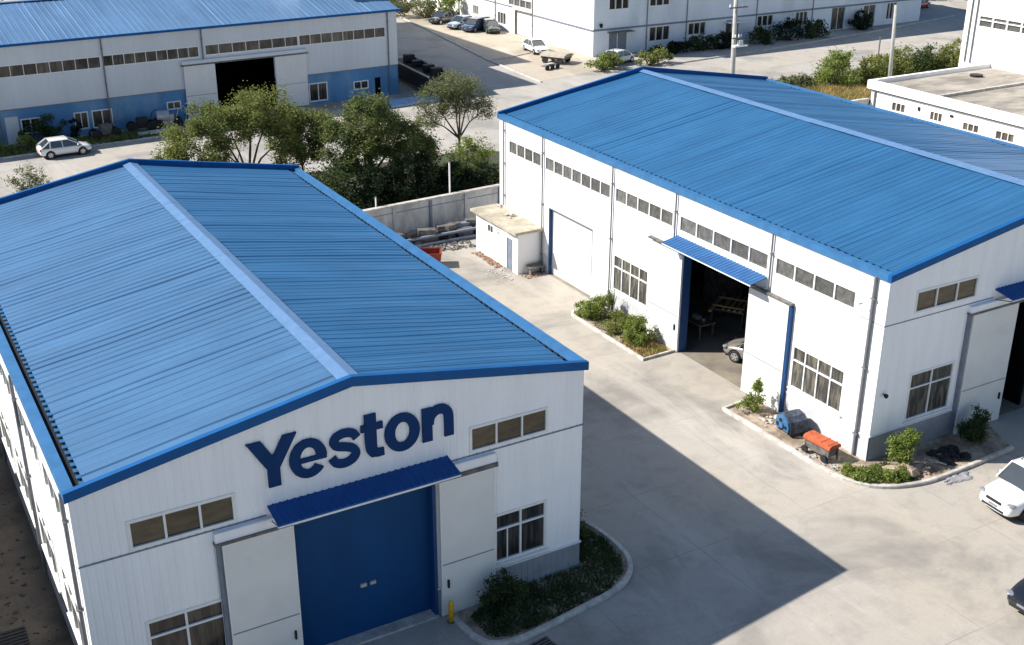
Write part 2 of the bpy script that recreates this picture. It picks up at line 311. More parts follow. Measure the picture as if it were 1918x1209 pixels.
def window(F, u0, u1, z0, z1, cols, root, gm, split=None, w=.06, sill=False, inset=.05, mull=None, label=None):
    """window > pane (+ sill): a frame standing slightly proud, with mullions; split = height of the transom as a fraction"""
    fr = MB()
    F.box(fr, u0-.03, u1+.03, z1-w, z1+.03, -inset, .025); F.box(fr, u0-.03, u1+.03, z0-.03, z0+w, -inset, .025)
    F.box(fr, u0-.03, u0+w, z0+w, z1-w, -inset, .023); F.box(fr, u1-w, u1+.03, z0+w, z1-w, -inset, .023)
    mw = mull or w
    for k in range(1, cols):
        u = u0+(u1-u0)*k/cols; F.box(fr, u-mw/2, u+mw/2, z0+w, z1-w, -inset, .018)
    if split:
        zz = z0+(z1-z0)*split; F.box(fr, u0+w, u1-w, zz-w/2, zz+w/2, -inset+.003, .021)
    o = fr.build('window', M_frame, root)
    if label: o['label'] = label
    pn = MB(); zs = [z0, z0+(z1-z0)*split, z1] if split else [z0, z1]; rd = random.Random(int(u0*97+z0*31))
    for k in range(cols):
        a, b = u0+(u1-u0)*k/cols, u0+(u1-u0)*(k+1)/cols
        for c, d in zip(zs, zs[1:]):
            q = [-inset+.008+rd.uniform(-.006, .006) for _ in range(2)]; pn.quad(F.P(a, c, q[0]), F.P(b, c, q[1]), F.P(b, d, q[1]+.003), F.P(a, d, q[0]+.003))
    pn.build('pane', gm, o)
    if sill:
        s = MB(); F.box(s, u0-.08, u1+.08, z0-.10, z0-.034, -.02, .09); s.build('sill', M_strip, o)
    return o

def box_part(F, name, m, root, *b):
    mb = MB(); F.box(mb, *b); return mb.build(name, m, root)

def roof_slope(root, ea, ra, eb, rb, m, pitch=.38, h=.03, seed=1, name='roof'):
    """ribbed sheet: eave from ea to eb, ridge from ra to rb"""
    ea, ra, eb, rb = map(Vector, (ea, ra, eb, rb)); L = (eb-ea).length; nrm = (eb-ea).cross(ra-ea).normalized()
    if nrm.z < 0: nrm = -nrm
    rd = random.Random(seed); mb = MB(); n = int(L/pitch); prof = []
    for k in range(n):
        b = k/n; w = 1/n; hh = h*rd.uniform(.55, 1.15); base = rd.uniform(-.008, .008)
        if rd.random() < .10: hh *= 1.5
        prof += [(b, base), (b+w*.52, base), (b+w*.64, hh), (b+w*.82, hh), (b+w*.94, base)]
    prof.append((1, 0)); NS = 14; i = len(mb.v)
    ph = [rd.uniform(0, 6) for _ in range(4)]
    for t, z in prof:
        for s in range(NS+1):
            q = s/NS; e = ea.lerp(eb, t); r = ra.lerp(rb, t)
            wob = .012*math.sin(t*L*1.1+ph[0]+q*5)+.010*math.sin(t*L*2.7+ph[1]-q*9)
            mb.v.append(tuple(e.lerp(r, q)+nrm*(z+wob)))
    for k in range(len(prof)-1):
        for s in range(NS):
            a = i+k*(NS+1)+s; mb.f.append((a, a+NS+1, a+NS+2, a+1))
    # closed rib ends and a ceiling sheet just below, so the sheet has a thickness
    mb.quad(ea-nrm*.07, eb-nrm*.07, rb-nrm*.07, ra-nrm*.07)
    return mb.build(name, m, root)

def hall(name, label, x0, x1, y0, y1, he, hr, cfg, gut=.62):
    """gabled metal hall: roof slopes, ridge cap, gutters and verge trims. Walls are added by the caller."""
    t = thing(name, label, 'warehouse', (x0, y0, 0)); xm = (x0+x1)/2
    sl = (hr-he)/(xm-x0)
    ov = .10
    # roof starts inside the gutter
    for side in (0, 1):
        xe = x0+gut-ov if side == 0 else x1-gut+ov
        ze = he+sl*(gut-ov)
        roof_slope(t, (xe, y0, ze), (xm, y0, hr), (xe, y1, ze), (xm, y1, hr), M_roof_sheen if (x1 == 0 and side == 0) else M_roof, h=(.03 if side == 0 else .02) if x1 == 0 else .018, seed=3+side+int(x1))
        xo = x0-ov if side == 0 else x1+ov; s = 1 if side == 0 else -1
        g = MB(); lip = .26 if side else .32
        a, b = sorted((xo, xo+s*lip)); g.box(a, b, y0-.02, y1+.02, he-.18, he+.10)
        g.build('gutter', M_gutter, t)
        a, b = sorted((xo+s*lip+s*.002, x0+gut+.0 if side == 0 else x1-gut)); tr = MB().box(a, b, y0+.05, y1-.05, he-.15, he-.02); tr.build('gutter_trough', M_trough if side == 0 else M_gutter, t)
        cl = MB(); ny = int((y1-y0)/.38)   # teeth at rib ends: right row dark to imitate shadow, left row roof-coloured
        for k in range(ny):
            yk = y0+(y1-y0)*(k+.73)/ny; a, b = sorted((xe, xe-s*.13)); zz = ze-.02 if side else ze-.01
            cl.box(a, b, yk-.10, yk+.10, ze-(.1 if side else .03), ze+(-.02 if side else .012))
        a, b = sorted((xe+s*.02, xe+s*.05)); cl.box(a, b, y0+.1, y1-.1, ze-.09, ze-.03); cl.build('rib_end_tooth', M_trough if side else M_roof, t)
    cp = MB(); cw = .34; yy = y0+.02; rd = random.Random(5)
    nseg = int((y1-y0)/2.4)
    for k in range(nseg):
        a = y0+.03+(y1-y0-.06)*k/nseg; b = y0+.03+(y1-y0-.06)*(k+1)/nseg-.004; dz = rd.uniform(0, .012)
        cp.prism([(-cw, hr-sl*cw+.075), (0, hr+.115), (cw, hr-sl*cw+.075), (cw, hr-sl*cw+.055), (0, hr+.09), (-cw, hr-sl*cw+.055)], a, b, lambda p, q, h: (xm+p, h, q+dz))
    cp.build('ridge_cap', M_cap, t)
    for yy, s in ((y0, -1), (y1, 1)):
        a, b = sorted((yy+s*.12, yy-s*.06))
        v = MB(); up = .10 if s < 0 else .20; dn = .17
        v.prism([(x0-ov-.002, he-dn-.02), (x0-ov-.002, he+up+.01), (xm, hr+up+.055), (x1+ov+.002, he+up+.01), (x1+ov+.002, he-dn-.02), (xm, hr-dn+.0)], a, b, lambda p, q, h: (p, h, q))
        v.build('verge_trim', M_fascia, t)
    return t, xm, sl

def downpipe(F, u, z0, z1, root, r=.05, o=.09, m=None):
    mb = MB(); mb.tube([F.P(u, z1, o), F.P(u, (z0+z1)/2, o), F.P(u, z0, o)], r, 8)
    for k in range(3):
        z = z0+(z1-z0)*(.12+.38*k); F.box(mb, u-r-.03, u+r+.03, z, z+.05, 0.012, o+r+.012)
    return mb.build('downpipe', m or M_pipe, root)

def sliding_leaf(F, u0, u1, z1, root, seam, o0=.08, o1=.17, handle=None, edge=None, z0=.05):
    mb = MB(); F.box(mb, u0, u1, z0, z1, o0, o1)
    lf = mb.build('sliding_door', M_leafdoor, root)
    b = MB(); F.box(b, u0, u1, seam-.02, seam+.02, o1-.01, o1+.006); b.build('joint_strip', M_seam, lf)
    tr = MB(); w = .035
    F.box(tr, u0-.005, u0+w, z0, z1, o1-.01, o1+.012); F.box(tr, u1-w, u1+.005, z0, z1, o1-.01, o1+.012); F.box(tr, u0+w, u1-w, z1-w, z1+.004, o1-.01, o1+.012)
    tr.build('door_frame', M_frame, lf)
    if handle is not None:
        h = MB(); F.box(h, handle-.03, handle+.03, 1.15, 1.45, o1, o1+.07); h.build('handle', M_black, lf)
    if edge is not None:
        e = MB(); F.box(e, min(edge, edge+.0)-.005, edge+.13, z0, z1-.02, .01, o1-.02); e.build('edge_channel', M_jamb, lf)
    return lf

def awning(F, u0, u1, z, root, m, proj=.95, drop=.2, ribs=True):
    mb = MB(); n = int((u1-u0)/.22)
    us = []
    for k in range(n):
        a = u0+(u1-u0)*k/n; w = (u1-u0)/n
        us += [(a, 0), (a+w*.6, 0), (a+w*.7, .025), (a+w*.9, .025)]
    us.append((u1, 0)); i = len(mb.v)
    for u, h in us:
        mb.v += [F.P(u, z+h, .005), F.P(u, z-drop+h, proj), F.P(u, z-drop-.05, proj), F.P(u, z-.06, .005)]
    for k in range(len(us)-1):
        a = i+k*4; b = a+4
        mb.f += [(a, b, b+1, a+1), (a+1, b+1, b+2, a+2), (a+2, b+2, b+3, a+3)]
    mb.f += [(i, i+1, i+2, i+3), (i+len(us)*4-4, i+len(us)*4-3, i+len(us)*4-2, i+len(us)*4-1)]
    w = mb.build('awning', m, root)
    e = MB(); F.box(e, u0, u1, z-drop-.10, z-drop-.052, proj-.02, proj+.012); e.build('edge_strip', M_strip, w)
    b = MB(); nb = max(2, int((u1-u0)/2))
    for k in range(nb+1):
        u = u0+.06+(u1-u0-.12)*k/nb
        b.tube([F.P(u, z-.5, .03), F.P(u, z-drop-.12, proj-.06)], .02, 5)
    b.build('bracket', M_dirty, w)
    return w
# ================================================================== SETTING
g = MB(); g.quad((-400, -300, 0), (700, -300, 0), (700, 700, 0), (-400, 700, 0)); structure('ground', g, M_road)
g = MB(); g.quad((-16.6, -60, .004), (60, -60, .004), (60, 35.6, .004), (-16.6, 35.6, .004)); structure('yard', g, M_yard)
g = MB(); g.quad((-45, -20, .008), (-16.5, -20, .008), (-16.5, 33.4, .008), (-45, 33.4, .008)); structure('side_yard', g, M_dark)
def sheet(name, pts, z, m, n=0, jit=.25, seed=1):
    rd = random.Random(seed); q = []
    for a, b in zip(pts, pts[1:]+pts[:1]):
        L = math.hypot(b[0]-a[0], b[1]-a[1]); k = max(1, int(L/(n or 1e9)))
        for i in range(k): q.append((a[0]+(b[0]-a[0])*i/k+(rd.uniform(-jit, jit) if i else 0), a[1]+(b[1]-a[1])*i/k+(rd.uniform(-jit, jit) if i else 0), z))
    mb = MB(); mb.quad(*q); return structure(name, mb, m)
sheet('tree_bed', [(-13, 35.2), (30, 36.2), (30, 48), (24, 52), (8, 52.5), (-4, 50), (-13, 46)], .008, M_soil, 1.5, .5)
sheet('verge', [(55, 46), (62, 47), (90, 48), (96, 60), (74, 60), (64, 58), (54, 60.5), (50, 56)], .008, M_verge, 1.5, .4)
sheet('pavement', [(42.2, 72), (53.9, 74.5), (53.9, 140), (56, 170), (50, 170), (45.5, 100)], .008, M_sand, 0)
sheet('road', [(53.5, 64), (120, 72), (120, 79.2), (56, 72.6)], .008, M_road, 0)
def kerb(pts, w=.16, h=.13, name='kerb'):
    mb = MB(); P = [Vector((p[0], p[1], 0)) for p in pts]; L = []
    for k, p in enumerate(P):
        d = (P[min(k+1, len(P)-1)]-P[max(k-1, 0)]).normalized(); L.append((p, Vector((-d.y, d.x, 0))))
    for (p, n), (q, m) in zip(L, L[1:]):
        i = len(mb.v); c = .03
        for b, nn in ((p, n), (q, m)):
            mb.v += [tuple(b-nn*w/2), tuple(b-nn*w/2+Vector((0, 0, h-c))), tuple(b-nn*(w/2-c)+Vector((0, 0, h))), tuple(b+nn*w/2+Vector((0, 0, h))), tuple(b+nn*w/2)]
        for k in range(4): mb.f.append((i+k, i+k+1, i+6+k, i+5+k))
        mb.f.append((i, i+1, i+2, i+3, i+4)); mb.f.append((i+9, i+8, i+7, i+6, i+5))
    return structure(name, mb, M_kerb)
def smooth(pts, n=5):
    out = []
    for k in range(len(pts)-1):
        p0 = pts[max(k-1, 0)]; p1 = pts[k]; p2 = pts[k+1]; p3 = pts[min(k+2, len(pts)-1)]
        for i in range(n):
            t = i/n; out.append(tuple(.5*(2*p1[j]+(p2[j]-p0[j])*t+(2*p0[j]-5*p1[j]+4*p2[j]-p3[j])*t*t+(3*p1[j]-p0[j]-3*p2[j]+p3[j])*t**3) for j in range(len(p1))))
    return out+[tuple(pts[-1])]
kA = [(-5.25, -.5)]+smooth([(-5.15, -1.6), (-4.9, -2.2), (-4.2, -2.5), (-3.2, -2.47), (-1.6, -2.22), (.23, -1.9), (1.3, -1.3), (1.82, -.4), (1.92, .9), (1.7, 2.2), (1.1, 3.6), (.45, 4.6)], 4)
kerb(kA, .18, .15)
sheet('planting_bed', [(p[0], p[1]) for p in kA]+[(.0, 4.9), (0, 0), (-5.2, 0)], .05, M_bedsoil)
kerb([(12.55, 19.9), (12.22, 19.5), (12.18, 16), (12.2, 12.98), (14.35, 13.08)], .15, .13)
sheet('planting_bed', [(12.5, 19.9), (12.22, 19.5), (12.2, 13), (14.38, 13.08), (14.38, 20.2)], .05, M_bedsoil)
kB = [(14.3, 7.15), (12.24, 6.9)]+smooth([(12.24, 6.7), (12.3, 3.5), (12.36, .8), (12.55, -.3), (13.05, -1.2), (13.9, -1.78), (15.3, -2.15), (17.5, -2.15), (20.6, -2.0)], 4)
kerb(kB, .17, .15)
sheet('planting_bed', [(p[0], p[1]) for p in kB]+[(21.5, .2), (14.38, .29), (14.38, 7.15)], .05, M_bedsoil)
kerb([(-12, 67.6), (2, 68.3), (12, 69.0), (24, 69.2)], .2, .14); kerb([(41.9, 71.5), (42.8, 84), (45.8, 105), (50, 140)], .2, .12)
kerb([(42.9, 84.1), (46, 84.5), (49, 85.6)], .14, .1); kerb([(57.5, 72.3), (73, 73.8), (92, 76.6), (112, 80.6)], .2, .15)
sheet('forecourt', [(-12, 67.7), (24, 69.3), (27.3, 73.9), (-12, 72.0)], .01, M_sand, 0)

# ================================================================== NEAR WAREHOUSE (left)
A, xmA, slA = hall('warehouse', 'near white ribbed warehouse with large navy lettering above its closed blue door', -16.48, 0, 0, 26.8, 8.0, 9.42, 'A')
FA = Frame((0, 0, 0), (1, 0, 0), (0, -1, 0)); PEAK[id(FA)] = xmA
top = lambda u: 8.0+slA*(u+16.48)-.06 if u < xmA else 8.0-slA*u-.06
doorA = (-10.35, -5.62, 0, 5.08)
holesA = [(-15.06, -12.03, 5.78, 6.70), (-4.3, -1.42, 5.88, 6.76), (-14.94, -12.66, 1.33, 3.27), (-3.42, -1.42, 1.33, 3.22), doorA]
wall(MB(), FA, -16.48, 0, 1.08, top, holesA, .24, .014, .028).build('front_wall', M_wall, A) if False else None
mb = wall(MB(), FA, -16.48, 0, 1.08, top, [h if h is not doorA else (doorA[0], doorA[1], 1.08, 5.08) for h in holesA], .24, .011, .045); mb.build('wall', M_wall, A)
for a, b in ((-16.48, doorA[0]), (doorA[1], 0)):
    mb = wall(MB(), FA, a, b, 0, 1.08, (), .24, .012, .03, o=.03); mb.build('plinth', M_plinth, A)
    box_part(FA, 'plinth_flashing', M_strip, A, a, b+(.04 if b == 0 else 0), 1.05, 1.11, -.01, .055)
box_part(FA, 'seam_strip', M_seam, A, -16.5, -11.12, 5.66, 5.705, -.01, .022); box_part(FA, 'seam_strip', M_seam, A, -5.1, .012, 5.73, 5.775, -.01, .022)
window(FA, *holesA[0][:4], 3, A, M_gA, w=.07); window(FA, *holesA[1][:4], 3, A, M_gA, w=.06)
window(FA, *holesA[2], 2, A, M_gA2, split=.70, w=.07, sill=True)
w4 = window(FA, *holesA[3], 2, A, M_gA2, split=.68, w=.07, sill=True)
mb = MB(); FA.box(mb, -2.95, -2.91, 1.4, 2.62, -.04, .01); mb.build('mullion', M_frame, w4)
# recessed blue door with jambs
mb = MB(); FA.box(mb, doorA[0], doorA[1], .05, 5.2, -.42, -.35); dA = mb.build('door', M_door, A)
mb = MB(); FA.box(mb, -7.935, -7.905, .06, 5.1, -.36, -.346); mb.build('centre_seam', M_door, dA)
h = MB(); FA.box(h, -8.2, -7.98, 1.86, 1.98, -.36, -.27); h.build('handle', M_steel, dA); h = MB(); FA.box(h, -7.86, -7.66, 1.86, 1.98, -.36, -.27); h.build('handle', M_steel, dA)
mb = MB(); FA.box(mb, doorA[0]-.06, doorA[0]+.0, 0, 5.08, -.42, .012); mb.build('jamb', M_jamb, A); mb = MB(); FA.box(mb, doorA[1]-.10, doorA[1]+.02, 0, 5.08, -.36, .05); mb.build('jamb', M_jamb, A)
box_part(FA, 'threshold', M_kerb, A, doorA[0], doorA[1], 0, .07, -.5, .12)
sliding_leaf(FA, -12.57, -10.40, 5.2, A, 2.02, .10, .2, handle=-10.62); sliding_leaf(FA, -5.53, -3.52, 5.2, A, 2.06, .10, .2, handle=-5.3)
mb = MB(); FA.box(mb, -12.72, -12.60, .05, 5.25, .012, .12); mb.build('edge_channel', M_seam, A)
mb = MB(); FA.box(mb, -12.75, -10.9, 5.30, 5.62, 0, .17); FA.box(mb, -5.0, -3.44, 5.36, 5.68, 0, .17); FA.box(mb, -10.9, -5.0, 5.25, 5.62, 0, .15); tA = mb.build('track_cover', M_wall, A)
mb = MB(); FA.box(mb, -12.78, -10.9, 5.21, 5.298, .01, .23); mb.build('rail', M_dirty, tA); mb = MB(); FA.box(mb, -5.0, -3.40, 5.215, 5.358, .01, .23); mb.build('rail', M_dirty, tA)
awning(FA, -11.08, -5.12, 5.99, A, M_awn, .92, .17)
# lettering
def ring(cx, cz, rx, rz, ix, iz, a0=0, a1=360, n=40):
    out = []
    for k in range(n+1):
        t = R(a0+(a1-a0)*k/n); out.append(((cx+rx*math.cos(t), cz+rz*math.sin(t)), (cx+ix*math.cos(t), cz+iz*math.sin(t))))
    return out
def strip(pts, w, sq=True):
    pts = smooth(pts, 6) if len(pts) > 2 else pts; out = []
    ws = w if isinstance(w, (list, tuple)) else [w]*len(pts)
    for k, p in enumerate(pts):
        a = pts[max(k-1, 0)]; b = pts[min(k+1, len(pts)-1)]; d = math.hypot(b[0]-a[0], b[1]-a[1]); nx, nz = -(b[1]-a[1])/d, (b[0]-a[0])/d; q = ws[min(k*len(ws)//len(pts), len(ws)-1)]/2
        out.append(((p[0]+nx*q, p[1]+nz*q), (p[0]-nx*q, p[1]-nz*q)))
    return out
def ladder(mb, pairs, o1):
    i = len(mb.v)
    for a, b in pairs: mb.v += [FA.P(a[0], a[1], .0), FA.P(a[0], a[1], o1), FA.P(b[0], b[1], o1), FA.P(b[0], b[1], .0)]
    for k in range(len(pairs)-1):
        q = i+4*k
        for j in range(3): mb.f.append((q+j, q+j+1, q+j+5, q+j+4))
    mb.f.append((i, i+1, i+2, i+3)); q = i+4*(len(pairs)-1); mb.f.append((q+3, q+2, q+1, q))
def poly(mb, pts, o1): mb.prism(pts, 0.0, o1, lambda p, q, h: FA.P(p, q, h))
sign = thing('lettering', None, None, (0, 0, 0)); sign.parent = A; sign.location = Vector((16.48, 0, 0)); D = .07
COLS = []
def letter(mb): 
    o = mb.build('letter', M_letter, None); o.parent = sign; o.location = (0, 0, 0); COLS.append(o)
mb = MB(); poly(mb, [(-11.56, 8.17), (-11.11, 8.17), (-10.78, 7.60), (-10.45, 8.19), (-10.03, 8.19), (-10.605, 7.18), (-10.605, 6.59), (-10.985, 6.59), (-10.985, 7.18)], D); letter(mb)
mb = MB(); ladder(mb, ring(-9.725, 7.225, .585, .645, .255, .375, 0, 322), D); FA.box(mb, -9.97, -9.15, 7.105, 7.255, 0, D-.003); letter(mb)
mb = MB(); ladder(mb, strip([(-8.17, 7.50), (-8.30, 7.68), (-8.57, 7.745), (-8.82, 7.67), (-8.905, 7.50), (-8.80, 7.36), (-8.55, 7.28), (-8.32, 7.18), (-8.22, 7.0), (-8.33, 6.82), (-8.60, 6.735), (-8.86, 6.81), (-8.98, 7.0)], .275), D); letter(mb)
mb = MB(); ladder(mb, strip([(-7.715, 8.16), (-7.715, 7.6), (-7.712, 7.08), (-7.66, 6.87), (-7.50, 6.80), (-7.30, 6.80)], [.38, .38, .37, .34, .28, .26]), D); FA.box(mb, -8.03, -7.31, 7.60, 7.83, 0, D-.003); letter(mb)
mb = MB(); ladder(mb, ring(-6.67, 7.275, .59, .65, .25, .36), D); letter(mb)
mb = MB(); poly(mb, [(-5.99, 6.71), (-5.65, 6.71), (-5.65, 7.87), (-5.99, 7.87)], D-.003); ladder(mb, strip([(-5.76, 7.28), (-5.70, 7.55), (-5.50, 7.72), (-5.26, 7.72), (-5.10, 7.55), (-5.07, 7.25), (-5.07, 6.73)], .32), D); letter(mb)

# other walls of the near warehouse
FL = Frame((-16.48, 0, 0), (0, 1, 0), (-1, 0, 0))
winL = [(1.3+4.4*k, 4.3+4.4*k, 1.4, 3.3) for k in range(6)]; winL2 = [(1.0+4.4*k, 4.6+4.4*k, 5.9, 6.9) for k in range(6)]
wall(MB(), FL, 0, 26.8, 1.08, 7.95, winL+winL2, .24, .012, .03).build('wall', M_wallB, A)
wall(MB(), FL, 0, 26.8, 0, 1.08, (), .24, .012, .03, o=.03).build('plinth', M_plinth, A)
for w_ in winL[:4]: window(FL, *w_, 3, A, M_gB2, split=.68, sill=True)
for w_ in winL2[:4]: window(FL, *w_, 4, A, M_gB)
for u in (.55, 9.0, 17.8): downpipe(FL, u, .1, 7.8, A, .06)
mb = MB(); rd = random.Random(4)
for k in range(60):   # loose flashing hanging off under the gutter
    y = k*.42+.1; FL.box(mb, y, y+rd.uniform(.1, .3), 7.72-rd.uniform(0, .06), 7.82, .012, .03+rd.uniform(0, .02))
mb.build('eave_flashing', M_dirty, A)
FR = Frame((0, 0, 0), (0, 1, 0), (1, 0, 0)); wall(MB(), FR, 0, 26.8, 1.08, 7.95, (), .24, .014, .03).build('wall', M_wall, A); wall(MB(), FR, 0, 26.8, 0, 1.08, (), .24, .012, .03, o=.03).build('plinth', M_plinth, A)
FK = Frame((0, 26.8, 0), (1, 0, 0), (0, 1, 0)); PEAK[id(FK)] = xmA; wall(MB(), FK, -16.48, 0, 0, top, (), .5, .014, .03).build('wall', M_wall, A)

# ================================================================== FAR-RIGHT WAREHOUSE
bx, by, LBn, WBn, hB, rB = 14.38, .29, 30.9, 20.66, 8.22, 9.85
B, xmB, slB = hall('warehouse', 'white warehouse with an open doorway halfway along its sunlit side and a vivid blue roof', bx, bx+WBn, by, by+LBn, hB, rB, 'B', gut=.5)
FB = Frame((bx, 0, 0), (0, 1, 0), (-1, 0, 0))
B_up = [(26.38, 30.02, 6.2, 6.98), (19.42, 25.9, 6.2, 6.97), (14.03, 18.93, 6.22, 6.98), (7.18, 13.48, 6.22, 7.0), (1.93, 6.67, 6.27, 7.04)]
B_low = [(15.80, 18.88, 1.36, 3.34), (2.0, 5.1, 1.47, 3.46)]
doorB = (8.02, 12.93, 0, 5.15); gdoor = (20.98, 25.42, 0, 4.05)
hs = B_up+B_low+[(doorB[0], doorB[1], 1.14, 5.15), (gdoor[0], gdoor[1], 1.14, 4.05)]
wall(MB(), FB, by, by+LBn, 1.14, hB-.05, hs, .5, .006, .02).build('wall', M_wallB, B)
for a, b in ((by, doorB[0]), (doorB[1], gdoor[0]), (gdoor[1], by+LBn)):
    wall(MB(), FB, a, b, 0, 1.14, (), .5, .006, .02, o=.025).build('plinth', mat('pale_plinth', (.50, .51, .53), .7, var=.08, scale=1.5), B)
    box_part(FB, 'plinth_flashing', M_strip, B, a, b, 1.11, 1.16, -.01, .045)
for k, w_ in enumerate(B_up): window(FB, *w_, [4, 7, 5, 5, 4][k], B, M_gB, w=.035, mull=.075)
for w_ in B_low: window(FB, *w_, 4, B, M_gB2, split=.66, sill=True)
for u in (.95, 6.93, 13.78, 19.15, 26.1, 30.55): downpipe(FB, u, (.1 if u < 26.5 else 2.8), 8.05, B, .045 if u > 1 else .075)
box_part(FB, 'seam_strip', M_seam, B, by, 1.7, 6.10, 6.13, -.01, .012)
mb = MB(); FB.box(mb, gdoor[0], gdoor[1], .05, 4.0, -.26, -.2); gd = mb.build('door', M_leafdoor, B)
mb = MB(); FB.box(mb, gdoor[0], gdoor[1], 1.38, 1.42, -.2, -.19); mb.build('joint_strip', M_strip, gd)
mb = MB(); FB.box(mb, gdoor[1]-.02, gdoor[1]+.04, 0, 4.05, -.36, .012); mb.build('jamb', M_jamb, B); mb = MB(); FB.box(mb, gdoor[0]-.03, gdoor[0]+.015, 0, 4.05, -.25, .015); mb.build('jamb', M_seam, B); mb = MB(); FB.box(mb, gdoor[0]+.02, gdoor[1]-.02, 4.03, 4.08, -.25, .02); mb.build('lintel', M_seam, B)
sliding_leaf(FB, 12.93, 15.48, 5.15, B, 1.9, .09, .19, handle=13.2); sliding_leaf(FB, 5.44, 8.02, 5.2, B, 2.05, .09, .19, edge=5.30)
mb = MB(); FB.box(mb, 12.86, 12.99, 0, 5.1, -.35, .07); mb.build('jamb', M_jamb, B); mb = MB(); FB.box(mb, 7.96, 8.03, 0, 5.1, -.2, .05); mb.build('jamb', M_jamb, B)
mb = MB(); FB.box(mb, 5.3, 15.7, 5.24, 5.34, .01, .22); mb.build('rail', M_dirty, B)
awning(FB, 7.15, 13.6, 5.95, B, M_awnB, .95, .18)
lp = MB(); lp.tube([FB.P(1.35, 6.95, .02), FB.P(1.3, 7.0, .35), FB.P(1.3, 6.93, .5)], .02, 6); FB.box(lp, 1.22, 1.38, 6.84, 6.93, .35, .6); lp.build('wall_lamp', M_strip, B)
# end wall
FE = Frame((0, by, 0), (1, 0, 0), (0, -1, 0)); PEAK[id(FE)] = xmB
topB = lambda u: hB+slB*(u-bx)-.06 if u < xmB else rB-slB*(u-xmB)-.06
E_h = [(16.0, 19.56, 6.38, 7.3), (16.33, 18.9, 1.43, 3.58), (22.2, 27.2, 1.2, 5.6), (30, 33.4, 6.38, 7.3), (30.5, 33.1, 1.43, 3.58)]
wall(MB(), FE, bx, bx+WBn, 1.2, topB, E_h, .5, .008, .02).build('wall', M_wall, B)
for a, b in ((bx, 22.2), (27.2, bx+WBn)):
    wall(MB(), FE, a, b, 0, 1.2, (), .5, .006, .02, o=.025).build('plinth', M_plinth, B); box_part(FE, 'plinth_flashing', M_strip, B, a-.03 if a == bx else a, b, 1.17, 1.22, -.01, .045)
window(FE, *E_h[0], 3, B, M_gA, w=.06); window(FE, *E_h[1], 2, B, M_gB2, split=.68, sill=True); window(FE, *E_h[3], 3, B, M_gA); window(FE, *E_h[4], 2, B, M_gB2, split=.68)
sliding_leaf(FE, 19.42, 22.2, 5.66, B, 2.1, .1, .2, handle=21.95); sliding_leaf(FE, 27.2, 30, 5.66, B, 2.1, .1, .2)
mb = MB(); FE.box(mb, 19.25, 19.38, .05, 5.7, .01, .14); mb.build('edge_channel', M_seam, B)
mb = MB(); FE.box(mb, 19.25, 30.1, 5.74, 6.02, .0, .2); tB = mb.build('track_cover', M_wall, B); mb = MB(); FE.box(mb, 19.2, 30.1, 5.66, 5.74, .01, .25); mb.build('rail', M_dirty, tB)
awning(FE, 20.75, 28.6, 6.5, B, M_awn, .92, .18)
box_part(FE, 'seam_strip', M_seam, B, bx, 20.7, 6.10, 6.14, -.01, .012)
cm = MB(); cm.blob(FE.P(14.85, 3.02, .16), (.10, .10, .10), 1, .05); cm.tube([FE.P(14.85, 3.05, 0), FE.P(14.85, 3.05, .14)], .03, 6); cm.build('camera', M_black, B)
FBk = Frame((0, by+LBn, 0), (1, 0, 0), (0, 1, 0)); PEAK[id(FBk)] = xmB; wall(MB(), FBk, bx, bx+WBn, 0, topB, (), .5, .008, .02).build('wall', M_wallB, B)
FBr = Frame((bx+WBn, 0, 0), (0, 1, 0), (1, 0, 0)); wall(MB(), FBr, by, by+LBn, 0, hB-.05, (), .5, .008, .02).build('wall', M_wallB, B)
g = MB(); g.quad((bx-.02, by+.05, .02), (bx+WBn, by+.05, .02), (bx+WBn, by+LBn, .02), (bx-.02, by+LBn, .02)); g.build('hall_floor', M_floor, B)
mb = MB()  # inner partition walls make the hall dark
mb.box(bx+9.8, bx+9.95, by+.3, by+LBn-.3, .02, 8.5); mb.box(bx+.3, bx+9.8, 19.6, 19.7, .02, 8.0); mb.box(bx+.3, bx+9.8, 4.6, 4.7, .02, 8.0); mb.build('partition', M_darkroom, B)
# things inside the open doorway
def sawhorse_stack():
    t = thing('timber_stack', 'stack of raw planks lying on a trestle inside the open hall doorway', 'timber stack', (19.4, 14.6, 0))
    p = MB()
    for k in range(4): p.box(-1.1, 1.1, -.5+.3*k, -.5+.3*k+.13, .95, 1.03)
    p.box(-1.6, 1.3, .95, 1.12, .93, 1.05); p.box(-.9, -.78, -.6, 1.1, 1.035, 1.10); p.box(.3, .42, -.6, 1.1, 1.035, 1.10)
    p.build('plank', M_wood, t, off=(0, 0, 0))
    for x in (-.9, .9):
        q = MB(); q.box(x-.05, x+.05, -.6, 1.2, .8, .92)
        for y in (-.55, 1.1): q.tube([(x-.25, y, .0), (x, y, .85)], .04, 6); q.tube([(x+.25, y, .0), (x, y, .85)], .04, 6)
        q.build('trestle', M_dirty, t, off=(0, 0, 0))
    return t
s_ = sawhorse_stack(); s_.rotation_euler.z = R(35)
t = thing('lifting_machine', 'yellow and grey machine standing deep inside the open hall doorway', 'machine', (20.6, 17.2, .02))
lbox('cabinet', M_dirty, t, -.9, .9, -.6, .6, 0, 1.9); lbox('hood', M_tan, t, -1.3, 1.1, -.75, .75, 2.5, 2.75); m_ = MB(); [m_.tube([(x, y, 1.9), (x*1.1, y*1.1, 2.5)], .06, 6) for x in (-.8, .8) for y in (-.5, .5)]; m_.tube([(-1.3, 0, 2.75), (-1.8, 0, 3.4), (1.5, .3, 3.6)], .05, 6); m_.build('post', M_steel, t, off=(0, 0, 0))
t = thing('workbench', 'dark workbench with a vice beside the blue jamb inside the hall', 'workbench', (16.5, 14.3, .02))
